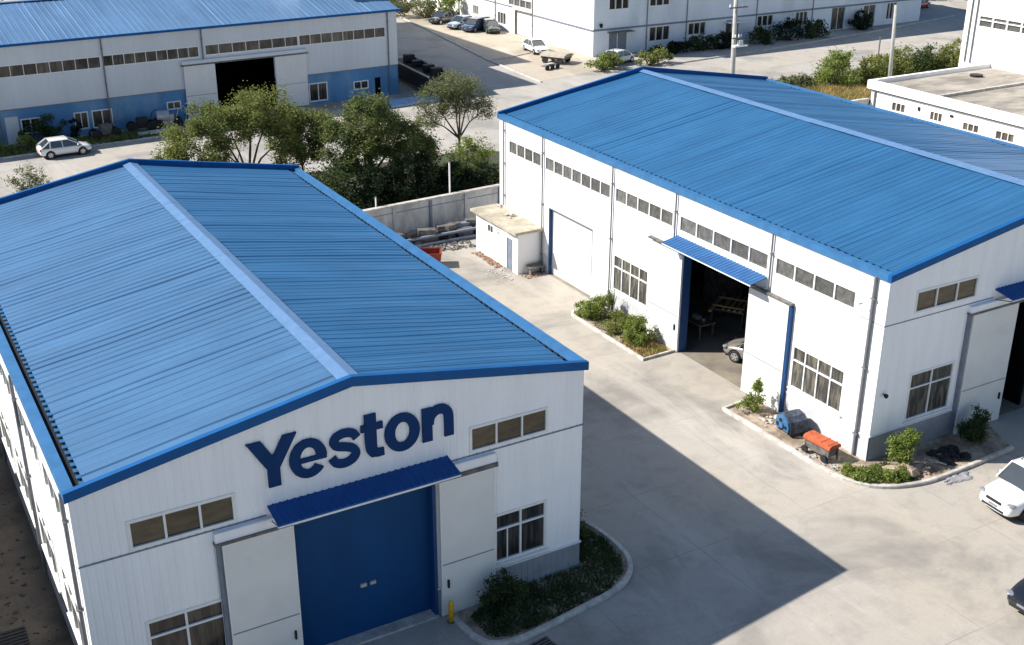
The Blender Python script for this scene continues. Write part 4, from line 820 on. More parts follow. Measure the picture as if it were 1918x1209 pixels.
# ================================================================== CARS
def bool_cut(o, cutters):
    for c in cutters:
        md = o.modifiers.new('b', 'BOOLEAN'); md.operation = 'DIFFERENCE'; md.object = c; md.solver = 'EXACT'
    dg = bpy.context.evaluated_depsgraph_get(); dg.update(); me = bpy.data.meshes.new_from_object(o.evaluated_get(dg))
    o.modifiers.clear(); o.data = me
    for c in cutters: bpy.data.objects.remove(c)
def car(label, x, y, rz, paint, L=4.6, Wd=1.85, H=1.7, kind='suv', group=None, name='parked_car', z=0):
    """nose towards +X in local coordinates"""
    t = thing(name, label, 'car', (x, y, z), rz, group); hw = Wd/2; wr = .35 if kind == 'suv' else .31
    hb = .62*H if kind == 'suv' else .64*H; g0 = .24
    X = lambda f: (f-.5)*L
    if kind == 'suv': st = [(0, .40, .50, .80), (.015, .28, .62, .90), (.06, .24, .645, .96), (.2, .23, .64, .985), (.45, .23, .625, 1), (.66, .23, .615, .99), (.72, .23, .60, .985), (.85, .23, .575, .96), (.95, .24, .52, .88), (.985, .27, .44, .78), (1, .36, .38, .62)]
    elif kind == 'hatch': st = [(0, .40, .50, .78), (.02, .26, .62, .90), (.07, .22, .66, .96), (.25, .21, .64, .99), (.5, .21, .62, 1), (.68, .21, .61, .99), (.8, .21, .57, .96), (.92, .22, .50, .88), (.98, .26, .42, .76), (1, .34, .36, .6)]
    else: st = [(0, .40, .50, .78), (.02, .26, .60, .90), (.08, .22, .63, .96), (.22, .21, .63, .99), (.5, .21, .61, 1), (.70, .21, .60, .99), (.82, .21, .55, .96), (.93, .22, .49, .88), (.98, .26, .41, .76), (1, .34, .36, .6)]
    mb = MB(); n = 11
    for (f, zb, zt, wf) in st:
        w = hw*wf; top_ = zt*H; lo = zb if zb > .3 else zb
        ring = [(-w*.80, lo), (-w*.97, lo+.10), (-w, lo+.28*(top_-lo)+.08), (-w*.985, lo+.72*(top_-lo)), (-w*.90, top_-.03), (-w*.55, top_+.025), (0, top_+.035), (w*.55, top_+.025), (w*.90, top_-.03), (w*.985, lo+.72*(top_-lo)), (w, lo+.28*(top_-lo)+.08), (w*.97, lo+.10), (w*.80, lo)]
        n = len(ring); mb.v += [(X(f), a, b) for a, b in ring]
    for k in range(len(st)-1):
        for j in range(n): mb.f.append((k*n+j, k*n+(j+1) % n, (k+1)*n+(j+1) % n, (k+1)*n+j))
    mb.f.append(tuple(range(n))); mb.f.append(tuple((len(st)-1)*n+j for j in range(n)))
    body = mb.build('body', paint, t, off=(0, 0, 0), smooth=True); md = body.modifiers.new('s', 'SUBSURF'); md.levels = 2; md.render_levels = 2
    dg = bpy.context.evaluated_depsgraph_get(); dg.update(); me = bpy.data.meshes.new_from_object(body.evaluated_get(dg)); body.modifiers.clear(); body.data = me
    fx = (X(.19) if kind != 'sedan' else X(.2), X(.80))
    cut = []
    for a in fx:
        for s in (-1, 1):
            c = MB().tube([(a, s*(hw-.28), wr), (a, s*(hw+.2), wr)], wr+.055, 24).build('cut', M_black, None); c.parent = t; cut.append(c)
    bool_cut(body, cut)
    for p in body.data.polygons: p.use_smooth = True
    # cabin glass: a tapered greenhouse; roof panel and pillars over it
    if kind == 'suv': gx = [(.03, .07, ), (.70, .56)]; 
    if kind == 'suv': rb, rt, fb, ft = .025, .085, .775, .675
    elif kind == 'hatch': rb, rt, fb, ft = .03, .21, .79, .55
    else: rb, rt, fb, ft = .10, .27, .74, .56
    zb = (.60*H if kind == 'suv' else .595*H); zt = H-.06; wb = hw*.935; wt = hw*.755
    def gp(f, s, top, k=0): return (X(f), s*((wt if top else wb)+k), zt if top else zb)
    def pane(name, pts): q = MB(); q.quad(*pts); return q.build(name, M_carglass, t, off=(0, 0, 0))
    pane('windshield', [gp(fb, -1, 0), gp(fb, 1, 0), gp(ft, 1, 1), gp(ft, -1, 1)]); pane('rear_window', [gp(rb, -1, 0), gp(rb, 1, 0), gp(rt, 1, 1), gp(rt, -1, 1)])
    for s in (-1, 1): pane('side_window', [gp(rb, s, 0), gp(fb, s, 0), gp(ft, s, 1), gp(rt, s, 1)])
    rf = MB(); nx = 9; ny = 7
    for i in range(nx):
        f = rt-.012+(ft+.012-rt+.012)*i/(nx-1)
        for j in range(ny):
            v = -1+2*j/(ny-1); e = (1-abs(2*i/(nx-1)-1)**3); rf.v.append((X(f), v*(wt+.015), zt-.01+.085*(1-v*v*v*v*.9)*(.45+.55*e)))
    for i in range(nx-1):
        for j in range(ny-1): a = i*ny+j; rf.f.append((a, a+1, a+ny+1, a+ny))
    ro = rf.build('roof', paint, t, off=(0, 0, 0), smooth=True)
    for s in (-1, 1):
        pl = MB()
        pl.tube([gp(fb+.01, s, 0, .0), gp(ft, s, 1, .0)], .035, 6); pl.tube([gp(rb-.005, s, 0, .0), gp(rt, s, 1, .0)], .05, 6)
        for fm, fm2 in (((.44, .42), (.20, .22)) if kind != 'sedan' else ((.45, .43), (.25, .31))):
            pl.tube([(X(fm), s*(wb+.0), zb), (X(fm2), s*(wt+.0), zt)], .028, 6) if False else None
        pl.tube([(X(.44), s*(wb+.002), zb), (X(.43), s*(wt+.002), zt)], .03, 6)
        if kind != 'sedan': pl.tube([(X(.20), s*(wb+.002), zb), (X(.21), s*(wt+.002), zt)], .05, 6)
        pl.tube([gp(ft, s, 1, .0), gp(rt, s, 1, .0)], .03, 6)
        pl.build('pillar', paint, t, off=(0, 0, 0))
    for a in fx:
        for s in (-1, 1):
            w_ = MB(); R0 = wr; yo = s*(hw-.02); yi = s*(hw-.24)
            w_.tube([(a, yi, R0), (a, yi+s*.03, R0), (a, yo-s*.03, R0), (a, yo, R0)], [R0*.9, R0, R0, R0*.9], 24); wh = w_.build('wheel', M_tyre, t, off=(0, 0, 0), smooth=False)
            r_ = MB(); r_.tube([(a, yo-s*.01, R0), (a, yo+s*.006, R0)], [R0*.66, R0*.62], 20)
            r_.build('rim', M_rim, wh, off=(0, 0, 0))
            sp = MB()
            for k in range(5):
                an = k*2*math.pi/5+.3; d = .13*R0; ca, sa = math.cos(an+.62), math.sin(an+.62)
                sp.quad((a+ca*R0*.22, yo+s*.009, R0+sa*R0*.22), (a+math.cos(an+.35)*R0*.56, yo+s*.009, R0+math.sin(an+.35)*R0*.56), (a+math.cos(an+.9)*R0*.56, yo+s*.009, R0+math.sin(an+.9)*R0*.56))
            sp.build('spoke_gap', M_black, wh, off=(0, 0, 0))
    for s in (-1, 1):
        hl = MB(); zz = (.50 if kind != 'sedan' else .47)*H
        hl.blob((X(.952), s*hw*.70, zz-.085), (.165, .20, .06), 2, .0, 12, 8); hl.build('headlight', M_lamp, t, off=(0, 0, 0), smooth=True)
        tl = MB(); tl.blob((X(.022), s*hw*.76, .50*H), (.07, .13, .13), 2, .0, 10, 6); tl.build('taillight', M_tail, t, off=(0, 0, 0), smooth=True)
        mi = MB(); mi.blob((X(fb-.07), s*(hw+.04), zb+.07), (.07, .11, .065), 2, .0, 10, 6); mi.tube([(X(fb-.07), s*(hw-.12), zb), (X(fb-.07), s*(hw+.0), zb+.05)], .025, 6); mi.build('mirror', paint, t, off=(0, 0, 0), smooth=True)
        dh = MB(); dh.box(X(.52), X(.55), s*hw*1.0-.012, s*hw*1.0+.012, .56*H, .56*H+.03); dh.box(X(.33), X(.36), s*hw*1.0-.012, s*hw*1.0+.012, .56*H, .56*H+.03); dh.build('door_handle', M_rim, t, off=(0, 0, 0))
    gr = MB(); gr.box(X(.984), X(1.0)+.008, -hw*.38, hw*.38, .385*H, .44*H); gr.build('grille', M_cartrim, t, off=(0, 0, 0))
    gr = MB(); gr.box(X(.985), X(1)+.0, -hw*.55, hw*.55, .225*H if kind == 'suv' else .2*H, .275*H); gr.build('bumper_intake', M_cartrim, t, off=(0, 0, 0))
    MB().box(X(1)+.0, X(1)+.022, -.20, .20, .30*H, .30*H+.09).build('number_plate', M_plate, t, off=(0, 0, 0))
    un = MB(); un.box(X(.06), X(.95), -hw*.75, hw*.75, .19, .33); un.build('underbody', M_black, t, off=(0, 0, 0))
    return t
suv = car('white sport utility car nosing in from the right edge beside the kerb', 17.85, -5.25, R(180-4), M_carwhite, 4.75, 1.88, 1.74, 'suv')
rr = MB()
for s in (-1, 1): rr.tube([(-1.6, s*.58, 1.76), (-1.4, s*.6, 1.80), (.3, s*.6, 1.80), (.5, s*.58, 1.74)], .02, 6)
rr.build('roof_rail', M_cartrim, suv, off=(0, 0, 0))
car('black car cut by the right edge in the lower right corner of the yard', 13.5, -9.75, R(180+3), M_carblack, 4.7, 1.78, 1.48, 'sedan')
car('small white hatchback parked in front of the blue and white workshop', -4.85, 66.7, R(3), M_carwhite, 4.0, 1.72, 1.42, 'hatch')
car('light silver-blue car, leftmost of the parked cars along the white factory', 50.3, 104.6, R(200), M_carsilver, 4.4, 1.8, 1.5, 'sedan', 'cars parked along the white factory')
car('dark blue car between the silver-blue and the green car by the white factory', 50.9, 101.9, R(205), M_carblue, 4.4, 1.8, 1.6, 'suv', 'cars parked along the white factory')
car('dark green car nearest the wall of the white factory', 52.0, 100.2, R(255), M_cargreen, 4.2, 1.75, 1.5, 'hatch', 'cars parked along the white factory')
car('dark car under the bushes at the far end of the parked row', 50.0, 109.2, R(200), M_carblack, 4.3, 1.75, 1.5, 'hatch', 'cars parked along the white factory')
car('white saloon car parked alone on the sandy pavement before the factory wall', 49.9, 85.9, R(262), M_carwhite, 4.6, 1.8, 1.45, 'sedan')
car('white car half hidden by the bushes below the factory corner', 54.4, 76.0, R(20), M_carwhite, 4.3, 1.75, 1.5, 'hatch')
car('dark silver car just inside the open hall doorway, cut off by the right door leaf', 17.1, 9.75, R(112), mat('old_silver_paint', (.22, .21, .19), .35, metal=.3, var=.2, scale=4, coat=.4), 4.0, 1.7, 1.5, 'hatch', z=.02)
car('red car half hidden by trees at the far end of the road', 113.0, 88.0, R(10), mat('red_car_paint', (.5, .03, .03), .25, coat=1), 4.3, 1.75, 1.5, 'hatch')

# trailer, sheets and covered cart by the workshop end
t = thing('trailer', 'long dark flatbed trailer parked in the shade beside the end of the blue workshop', 'trailer', (30.6, 76.6, 0), R(-4))
lbox('bed', M_black, t, -1.3, 1.3, -6.2, 6.2, 1.35, 1.55)
for x in (-1.3, 1.22): lbox('side_board', M_black, t, x, x+.08, -6.2, 6.2, 1.0, 1.95); lbox('top_rail', M_tan, t, x-.02, x+.1, -6.2, 6.2, 1.95, 2.07)
for (y, h_) in ((-3.6, .55), (-1.6, .5), (1.4, .4), (3.6, .6)): lbox('crate', M_black, t, .1, 1.1, y-.35, y+.35, 1.56, 1.75+h_)
for y in (-4.6, -3.5, 4.2): 
    for s in (-1, 1): w_ = MB(); w_.tube([(s*.85, y, .48), (s*1.2, y, .48)], .48, 18); w_.build('wheel', M_tyre, t, off=(0, 0, 0))
lbox('underframe', M_black, t, -1.15, 1.15, -6, 6, .45, 1.35)
t = thing('sheet_metal_stack', 'bundle of long bluish metal sheets lying on the ground below the workshop corner', 'metal sheets', (27.0, 69.9, 0), R(4))
for k in range(4):
    mb = MB(); y0 = -.9+.6*k
    for j in range(12):
        a0, a1 = math.pi*j/12, math.pi*(j+1)/12; r = .27
        mb.quad((-3.0+.25*k, y0+r*math.cos(a0), .05+r*math.sin(a0)*.8), (2.4+.2*k, y0+r*math.cos(a0), .05+r*math.sin(a0)*.8), (2.4+.2*k, y0+r*math.cos(a1), .05+r*math.sin(a1)*.8), (-3.0+.25*k, y0+r*math.cos(a1), .05+r*math.sin(a1)*.8))
    mb.build('sheet', M_silver, t, off=(0, 0, 0), smooth=True)
t = thing('covered_cart', 'small cart under a cream tarpaulin beside the factory corner', 'cart', (48.7, 79.6, 0), R(-60))
mb = MB(); mb.prism([(-1.1, .75), (-1.0, .95), (-.3, 1.1), (.5, 1.05), (1.05, .92), (1.15, .75)], -1.5, 1.5, lambda p, q, h: (h, p, q)); mb.build('tarpaulin', M_cream, t, off=(0, 0, 0)); lbox('frame', M_dirty, t, -1.4, 1.4, -.95, .95, .5, .74)
for x in (-.9, .9):
    for s in (-1, 1): w_ = MB(); w_.tube([(x, s*.8, .34), (x, s*1.0, .34)], .34, 16); w_.build('wheel', M_tyre, t, off=(0, 0, 0))
t = thing('hand_cart', 'low dark two-wheeled frame standing in front of the cream covered cart', 'cart', (46.2, 76.9, 0), R(15))
lbox('frame', M_dirty, t, -1.0, 1.0, -.35, .35, .35, .42); lbox('load', M_rim, t, -.5, .5, -.25, .25, .42, .6)
for x in (-.8, 0, .8): w_ = MB(); w_.tube([(x, -.45, .28), (x, -.35, .28)], .28, 14); w_.build('wheel', M_tyre, t, off=(0, 0, 0))
# junk in front of the workshop wall
rd = random.Random(77)
for (x, y, lab, m_) in ((-.9, 70.5, 'dark rusty machine parts heaped below the brown workshop window', M_dirty), (2.3, 71.3, 'dark farm machine with wheels against the blue workshop wall', M_black), (4.6, 71.5, 'grey machine with a round drum against the blue workshop wall', M_steel)):
    t = thing('old_machine', lab, 'machine', (x, y, 0), rd.uniform(-.3, .3)); lbox('frame', m_, t, -1.1, 1.1, -.35, .35, .35, .6); lbox('engine', m_, t, -.4, .5, -.3, .3, .6, 1.15)
    for q in (-.8, .8):
        w_ = MB(); w_.tube([(q, -.5, .42), (q, -.35, .42)], .42, 16); w_.build('wheel', M_tyre, t, off=(0, 0, 0)); w_ = MB(); w_.tube([(q, .35, .42), (q, .5, .42)], .42, 16); w_.build('wheel', M_tyre, t, off=(0, 0, 0))
    if m_ is M_steel: w_ = MB(); w_.tube([(-.9, 0, 1.0), (.1, 0, 1.0)], .5, 16); w_.build('drum', M_steel, t, off=(0, 0, 0))
    l = MB(); l.tube([(.6, 0, .6), (1.0, 0, 1.6), (1.4, .1, 1.7)], .04, 6); l.build('lever', m_, t, off=(0, 0, 0))
debris('rubble', 'rubble and bricks strewn on the kerb before the blue workshop wall', 'rubble', scatter(60, 3.5, 8, 69.2, 70.8, 0, .08, .25), M_brick, (5, 70, 0), 31, 'stuff')
mb = MB(); mb.box(-1.9, 1.9, -.25, .25, .12, .3); mb.box(-1.7, 1.8, .35, .7, .1, .22); o = mb.build('beam_stack', M_fence, None, off=(0, 0, 0)); o.location = (3.5, 69.7, 0); o.rotation_euler = (0, 0, R(4)); tag(o, 'pale concrete beams lying along the kerb before the blue workshop', 'beams')

# ================================================================== VEGETATION
def leaves(parent, m, clumps, n, size, seed, base=(0, 0, 0), name='crown', sub=None, up=.0, sig=.5, asp=.55):
    rd = random.Random(seed); V = []; Fc = []; tot = sum(c[3]*c[4]*c[5] for c in clumps)**1; cents = []
    wts = [(c[3]*c[4]*c[5])**.75 for c in clumps]; tw = sum(wts)
    for c, w in zip(clumps, wts):
        k = max(3, int(n*w/tw)); ns = sub or max(12, int(12*(c[3]*c[5])**.6)); subs = []
        for _ in range(ns):
            while True:
                a, b, d = rd.uniform(-1, 1), rd.uniform(-1, 1), rd.uniform(-1, 1); q = a*a+b*b+d*d
                if .18 < q < 1: break
            q = math.sqrt(q); s = (.55+.45*q)/q*q; subs.append((c[0]+a*c[3], c[1]+b*c[4], c[2]+d*c[5], rd.uniform(.6, 1.3)))
        cents += subs; sr = sig*(c[3]*c[4]*c[5])**(1/3)*.62
        for _ in range(k):
            s = rd.choice(subs); x = s[0]+rd.gauss(0, sr*s[3]*.62); y = s[1]+rd.gauss(0, sr*s[3]*.62); z = s[2]+rd.gauss(0, sr*s[3]*.5)
            if z < base[2]+.02: z = base[2]+.02+rd.random()*.1
            h = size*rd.uniform(.6, 1.35); d = Vector((rd.gauss(0, 1), rd.gauss(0, 1), rd.gauss(0, .6)+up)).normalized(); e = d.cross(Vector((rd.gauss(0, 1), rd.gauss(0, 1), rd.gauss(0, 1)))).normalized()*asp
            p = Vector((x, y, z)); i = len(V); V += [tuple(p-d*h), tuple(p+e*h*.9), tuple(p+d*h), tuple(p-e*h*.9)]; Fc.append((i, i+1, i+2, i+3))
    mb = MB(); mb.v = V; mb.f = Fc
    return mb.build(name, m, parent, off=None if parent is not None else base), cents
def limbs(parent, base, fork, clumps, cents, r0, seed, name='trunk', m=None, twigs=40):
    rd = random.Random(seed); mb = MB(); b = Vector(base); f = Vector(fork)
    mb.tube([b, b.lerp(f, .5)+Vector((rd.uniform(-.1, .1), 0, 0)), f], [r0, r0*.8, r0*.65], 8)
    for c in clumps:
        e = Vector(c[:3])+Vector((0, 0, -.1)); mid = f.lerp(e, .5)+Vector((rd.uniform(-.2, .2), rd.uniform(-.2, .2), .15)); mb.tube([f, mid, e], [r0*.5, r0*.3, r0*.12], 6)
        for s in rd.sample(cents, min(len(cents), max(1, twigs//len(clumps)))):
            if (Vector(s[:3])-e).length < 2.4: q = mid.lerp(e, rd.random()); mb.tube([q, q.lerp(Vector(s[:3]), .5)+Vector((0, 0, .08)), Vector(s[:3])], [r0*.14, r0*.09, r0*.03], 4)
    return mb.build(name, m or M_bark, parent)
def tree(label, base, fork, clumps, n, size, m, r0, seed, name='tree', group=None, twigs=40, sig=.5, sub=None):
    t = thing(name, label, 'tree', base, 0, group); cr, ce = leaves(t, m, clumps, n, size, seed, base, sig=sig, sub=sub); limbs(t, base, fork, clumps, ce, r0, seed, twigs=twigs); return t
G1 = 'trees behind the boundary wall'
tree('broad olive-green tree with forked trunk just behind the near blue roof', (2.7, 44, 0), (2.75, 44, 2.6), [(-1.3, 44, 5.7, 1.5, 1.5, 1.15), (.3, 43.6, 6.9, 1.3, 1.3, 1.0), (1.8, 44.3, 6.2, 1.4, 1.5, 1.1), (2.9, 43.8, 7.45, 1.4, 1.4, 1.0), (4.5, 44, 6.9, 1.35, 1.4, 1.3), (.9, 43, 5.1, 1.3, 1.2, .7), (4.9, 43.6, 5.2, 1.0, 1.1, .9), (-2.3, 43.8, 4.6, .9, 1, .8), (3.2, 44, 6.3, 1.2, 1.2, .9), (-1.9, 43.2, 3.9, 1.3, 1.1, .9), (.2, 43, 4.1, 1.0, 1.0, .7), (5.3, 43.2, 3.9, 1.1, 1.0, 1.0)], 46000, .075, M_l1, .2, 1, group=G1, twigs=110, sig=.66)
tree('low grey-green tree between the olive tree and the dark tree', (7.0, 45.5, 0), (7.0, 45.5, 2.6), [(6.4, 45.5, 5.6, 1.2, 1.2, 1.0), (7.9, 45.2, 5.2, 1.3, 1.1, 1.1), (7.3, 45.5, 6.2, 1.1, 1, .8), (5.9, 45.3, 4.3, 1.0, .9, .9), (7.4, 45, 3.9, 1.3, 1, .9)], 20000, .075, M_l1, .11, 2, group=G1, twigs=50, sig=.66)
tree('big dark green tree with a rounded top in the middle of the tree row', (9.9, 41, 0), (9.8, 41, 2.2), [(9.5, 41, 7.0, 1.5, 1.5, .95), (8.4, 41, 5.9, 1.5, 1.5, 1.1), (10.9, 41.2, 6.0, 1.7, 1.5, 1.2), (12.3, 41, 4.8, 1.6, 1.5, 1.2), (9.6, 40.3, 4.8, 1.5, 1.2, 1.2), (13.4, 41, 3.6, 1.6, 1.4, 1.3), (8.0, 40.7, 4.2, 1.3, 1.3, 1.1), (10.8, 40.2, 3.4, 1.5, 1.2, 1.2)], 44000, .085, M_l2b, .22, 3, group=G1, twigs=60, sig=.62)
tree('airy round tree with bare spreading branches between the two blue roofs', (18.6, 44.5, 0), (18.55, 44.5, 3.3), [(16.7, 44.5, 6.2, 1.25, 1.3, 1.1), (18.2, 44.5, 7.2, 1.5, 1.4, .85), (19.8, 44.6, 6.4, 1.2, 1.3, 1.0), (18.2, 44.2, 5.9, 1.3, 1.2, .9), (16.1, 44.4, 5.0, .9, 1, .7), (20.5, 44.5, 5.2, .8, 1, .7)], 15000, .065, M_l3, .15, 4, group=G1, twigs=260, sig=.6, sub=50)
tree('small thin tree showing above the far left end of the near roof', (-11.6, 34.6, 0), (-11.6, 34.6, 4.9), [(-11.9, 34.6, 7.3, .5, .5, .85), (-11.1, 34.6, 7.0, .55, .5, .75), (-12.5, 34.6, 6.7, .55, .5, .7), (-11.6, 34.6, 6.3, .9, .6, .7)], 3200, .055, M_l3, .07, 6, twigs=40, sig=.6)
def shrub(label, base, clumps, n, size, m, seed, name='shrub', stems=5, sig=.6, group=None, cat='shrub', r=.02, sub=None, up=.3):
    t = thing(name, label, cat, base, 0, group); cr, ce = leaves(t, m, [(base[0]+c[0], base[1]+c[1], base[2]+c[2], c[3], c[4], c[5]) for c in clumps], n, size, seed, base, name='foliage', sig=sig, sub=sub, up=up)
    rd = random.Random(seed); mb = MB()
    for s in rd.sample(ce, min(len(ce), stems*3)): mb.tube([(base[0]+rd.uniform(-.06, .06), base[1]+rd.uniform(-.06, .06), base[2]), ((base[0]*.4+s[0]*.6), (base[1]*.4+s[1]*.6), base[2]*.4+s[2]*.6), s[:3]], [r, r*.7, r*.3], 4)
    mb.build('stem', M_bark, t); return t
# dense dark undergrowth behind the wall
UG = 'dark conifers and bushes crowded behind the boundary wall'
ul = ['dark bush directly behind the near roof corner, leftmost of the undergrowth', 'dark bush under the low grey-green tree', 'dark bushy conifer left of the big dark tree, close to the roof edge', 'dark conifer in front of the big dark tree trunk', 'dark bush above the second wall panel', 'darkest dense bush left of the thin pale post', 'dark conifer right behind the thin pale post', 'dark bush against the corner of the sunlit warehouse']
for k, (x, y, h, w) in enumerate(((1.0, 41, 3.4, 1.8), (4.2, 40.4, 4.0, 2.0), (6.8, 39, 4.3, 2.0), (8.8, 38.0, 3.8, 1.8), (11.0, 38.2, 4.4, 1.9), (13.0, 38.6, 4.0, 1.9), (14.8, 38.4, 3.3, 1.6), (17.0, 38.2, 3.2, 1.6))):
    shrub(ul[k], (x, y, 0), [(0, 0, h*.28, w, w*.8, h*.34), (.3, .2, h*.6, w*.7, w*.7, h*.32), (-.5, 0, h*.5, w*.7, w*.6, h*.3), (0, 0, h*.85, w*.45, w*.45, h*.2)], 6500, .10, M_l5 if k != 2 else M_l2, 50+k, name='bush', group=UG, cat='bush', r=.04)
shrub('yellow-green bush below the airy round tree', (16.6, 40.5, 0), [(0, 0, 2.6, 1.5, 1.2, 1.1), (1.3, .2, 3.2, 1.2, 1.1, 1.0), (2.2, 0, 2.2, 1.0, 1.0, 1.2), (.4, 0, 3.9, .8, .8, .6), (-.6, -.3, 1.4, 1.4, 1, 1)], 6500, .08, M_l4, 71, cat='bush', name='bush', r=.05)
shrub('grey-green bush against the trunk of the olive tree', (5.2, 42.5, 0), [(0, 0, 1.6, 1.5, 1.2, 1.2), (1.2, 0, 2.2, 1.2, 1.1, 1.1), (2.3, -.5, 1.6, 1.2, 1, 1.2)], 3500, .08, M_l3, 72, cat='bush', name='bush', r=.04)
# beds at the right warehouse
shrub('tall leafy green shrub at the far end of the first kerbed bed', (13.1, 18.6, .05), [(0, 0, .55, .7, .7, .5), (.2, -.3, 1.05, .5, .5, .4), (-.2, .6, .4, .6, .6, .35)], 6500, .05, M_l4, 81)
shrub('thin bare-stemmed plant reaching up the wall beside the garage door', (13.7, 18.0, .05), [(0, 0, 1.3, .25, .25, .55), (.1, -.2, 1.6, .15, .2, .35)], 120, .035, M_l3, 82, stems=7, r=.014)
shrub('round olive shrub in the middle of the first kerbed bed', (13.1, 16.6, .05), [(0, 0, .5, .72, .72, .46)], 5500, .045, M_l1, 83)
shrub('bushy green shrub beside the left sliding door leaf', (13.2, 14.95, .05), [(0, 0, .55, .75, .75, .5), (.1, .1, 1.05, .45, .45, .35), (-.2, -.3, .4, .6, .5, .35)], 7000, .05, M_l4, 84)
shrub('upright green shrub at the foot of the right sliding door leaf', (13.3, 6.0, .05), [(0, 0, .9, .32, .34, .55), (.1, -.1, 1.4, .25, .22, .3), (-.2, .15, .35, .6, .5, .28)], 2200, .05, M_l4, 85)
shrub('round bright green shrub at the shaded end wall corner', (15.35, -.75, .05), [(0, 0, .95, .6, .52, .5), (.2, -.1, 1.35, .4, .35, .25), (-.2, 0, .55, .4, .4, .3)], 4500, .05, M_l4, 86)
shrub('low bright green plant at the kerb curve, nearer the orange cart', (13.05, -.35, .05), [(0, 0, .2, .55, .5, .2), (.35, -.5, .22, .5, .45, .24)], 4200, .045, M_l4, 87, cat='plant', name='plant')
shrub('low bright green plant at the kerb curve, nearer the round shrub', (14.2, -1.25, .05), [(0, 0, .2, .55, .4, .2), (.4, -.15, .2, .45, .35, .2)], 3600, .045, M_l4, 88, cat='plant', name='plant')
shrub('dark green shrub before the end wall sliding door', (19.6, -.7, .05), [(0, 0, .55, .6, .5, .5), (.45, .1, 1.05, .35, .35, .35), (-.4, -.1, .5, .5, .5, .45)], 5000, .05, M_l6, 89)
# bed of the near warehouse
shrub('dark green shrub at the left end of the bed, beside the sliding door', (-3.75, -1.05, .05), [(0, 0, .5, .6, .5, .45), (.5, .0, .75, .45, .4, .4), (-.4, -.4, .35, .5, .4, .3), (.2, .1, 1.15, .4, .4, .35), (-.2, .2, .8, .5, .4, .4)], 6000, .05, M_l6, 91)
shrub('dark green shrub behind the right corner of the near warehouse', (.75, 2.0, .05), [(0, 0, .5, .5, .8, .45), (0, -.7, .4, .4, .5, .35), (.1, .5, 1.0, .4, .5, .4)], 5000, .05, M_l6, 92)
# grass
def grass(name, label, pts, n, h, m, seed, z=.05, w=.012):
    rd = random.Random(seed); xs = [p[0] for p in pts]; ys = [p[1] for p in pts]; V = []; Fc = []
    def inside(x, y):
        c = False
        for (a, b), (p, q) in zip(pts, pts[1:]+pts[:1]):
            if (b > y) != (q > y) and x < (p-a)*(y-b)/(q-b)+a: c = not c
        return c
    tuf = [(rd.uniform(min(xs), max(xs)), rd.uniform(min(ys), max(ys))) for _ in range(max(8, n//40))]; k = 0
    while k < n:
        c = rd.choice(tuf); x = c[0]+rd.gauss(0, .18); y = c[1]+rd.gauss(0, .18)
        if not inside(x, y): x, y = rd.uniform(min(xs), max(xs)), rd.uniform(min(ys), max(ys))
        k += 1
        if not inside(x, y): continue
        a = rd.uniform(0, 6.28); hh = h*rd.uniform(.5, 1.4); dx, dy = math.cos(a)*w*rd.uniform(1, 2), math.sin(a)*w*rd.uniform(1, 2); lx, ly = rd.gauss(0, hh*.4), rd.gauss(0, hh*.4); i = len(V)
        V += [(x-dx, y-dy, z), (x+dx, y+dy, z), (x+lx, y+ly, z+hh)]; Fc.append((i, i+1, i+2))
    mb = MB(); mb.v = V; mb.f = Fc; o = mb.build(name, m, None, off=(sum(xs)/len(xs), sum(ys)/len(ys), 0)); return tag(o, label, 'grass', kind='stuff')
ib = [(-4.75, -.7), (-4.7, -1.9), (-4.1, -2.25), (-1.6, -2.05), (.2, -1.72), (1.15, -1.15), (1.62, -.3), (1.72, .9), (1.5, 2.1), (.9, 3.5), (.2, 4.4), (.15, -.1), (-3.4, -.1)]
grass('grass', 'dark grass filling the bed round the near warehouse corner', ib, 14000, .13, M_dgrass, 1, w=.02)
grass('dry_grass', 'yellow dry grass at the near end of the first kerbed bed', [(12.3, 13.1), (13.9, 13.2), (14.2, 15), (12.4, 15.4)], 2200, .12, M_dry, 2, w=.02)
grass('grass', 'green grass between the shrubs of the first kerbed bed', [(12.35, 15.2), (14.2, 15.2), (14.2, 19.9), (12.4, 19.5)], 2200, .09, M_grass, 3, w=.02)
grass('grass', 'sparse grass in the bed at the corner of the right warehouse', [(12.7, .4), (12.8, -.7), (14, -1.6), (15.2, -1.9), (15, -.2), (14, 0)], 2500, .12, M_grass, 4, w=.02)
grass('dry_grass', 'tall dry grass on the verge below the roadside bushes', [(55, 47), (60, 47.5), (66, 49), (65, 54), (58, 55), (54, 52)], 16000, .8, M_dry, 5, z=0, w=.05)
grass('grass', 'weeds on the verge behind the blue roof', [(52, 54), (66, 52), (90, 50), (94, 58), (74, 59), (60, 57.5)], 16000, .8, M_grass, 6, z=0, w=.05)
grass('grass', 'thin weeds on the ground under the trees', [(-12, 36), (22, 37), (22, 50), (8, 52), (-10, 46)], 9000, .3, M_dgrass, 7, z=0, w=.04)
grass('grass', 'weeds along the wall of the back workshop', [(-11, 68), (3, 69), (2, 71.5), (-11, 70.5)], 3500, .35, M_grass, 8, z=0, w=.05)
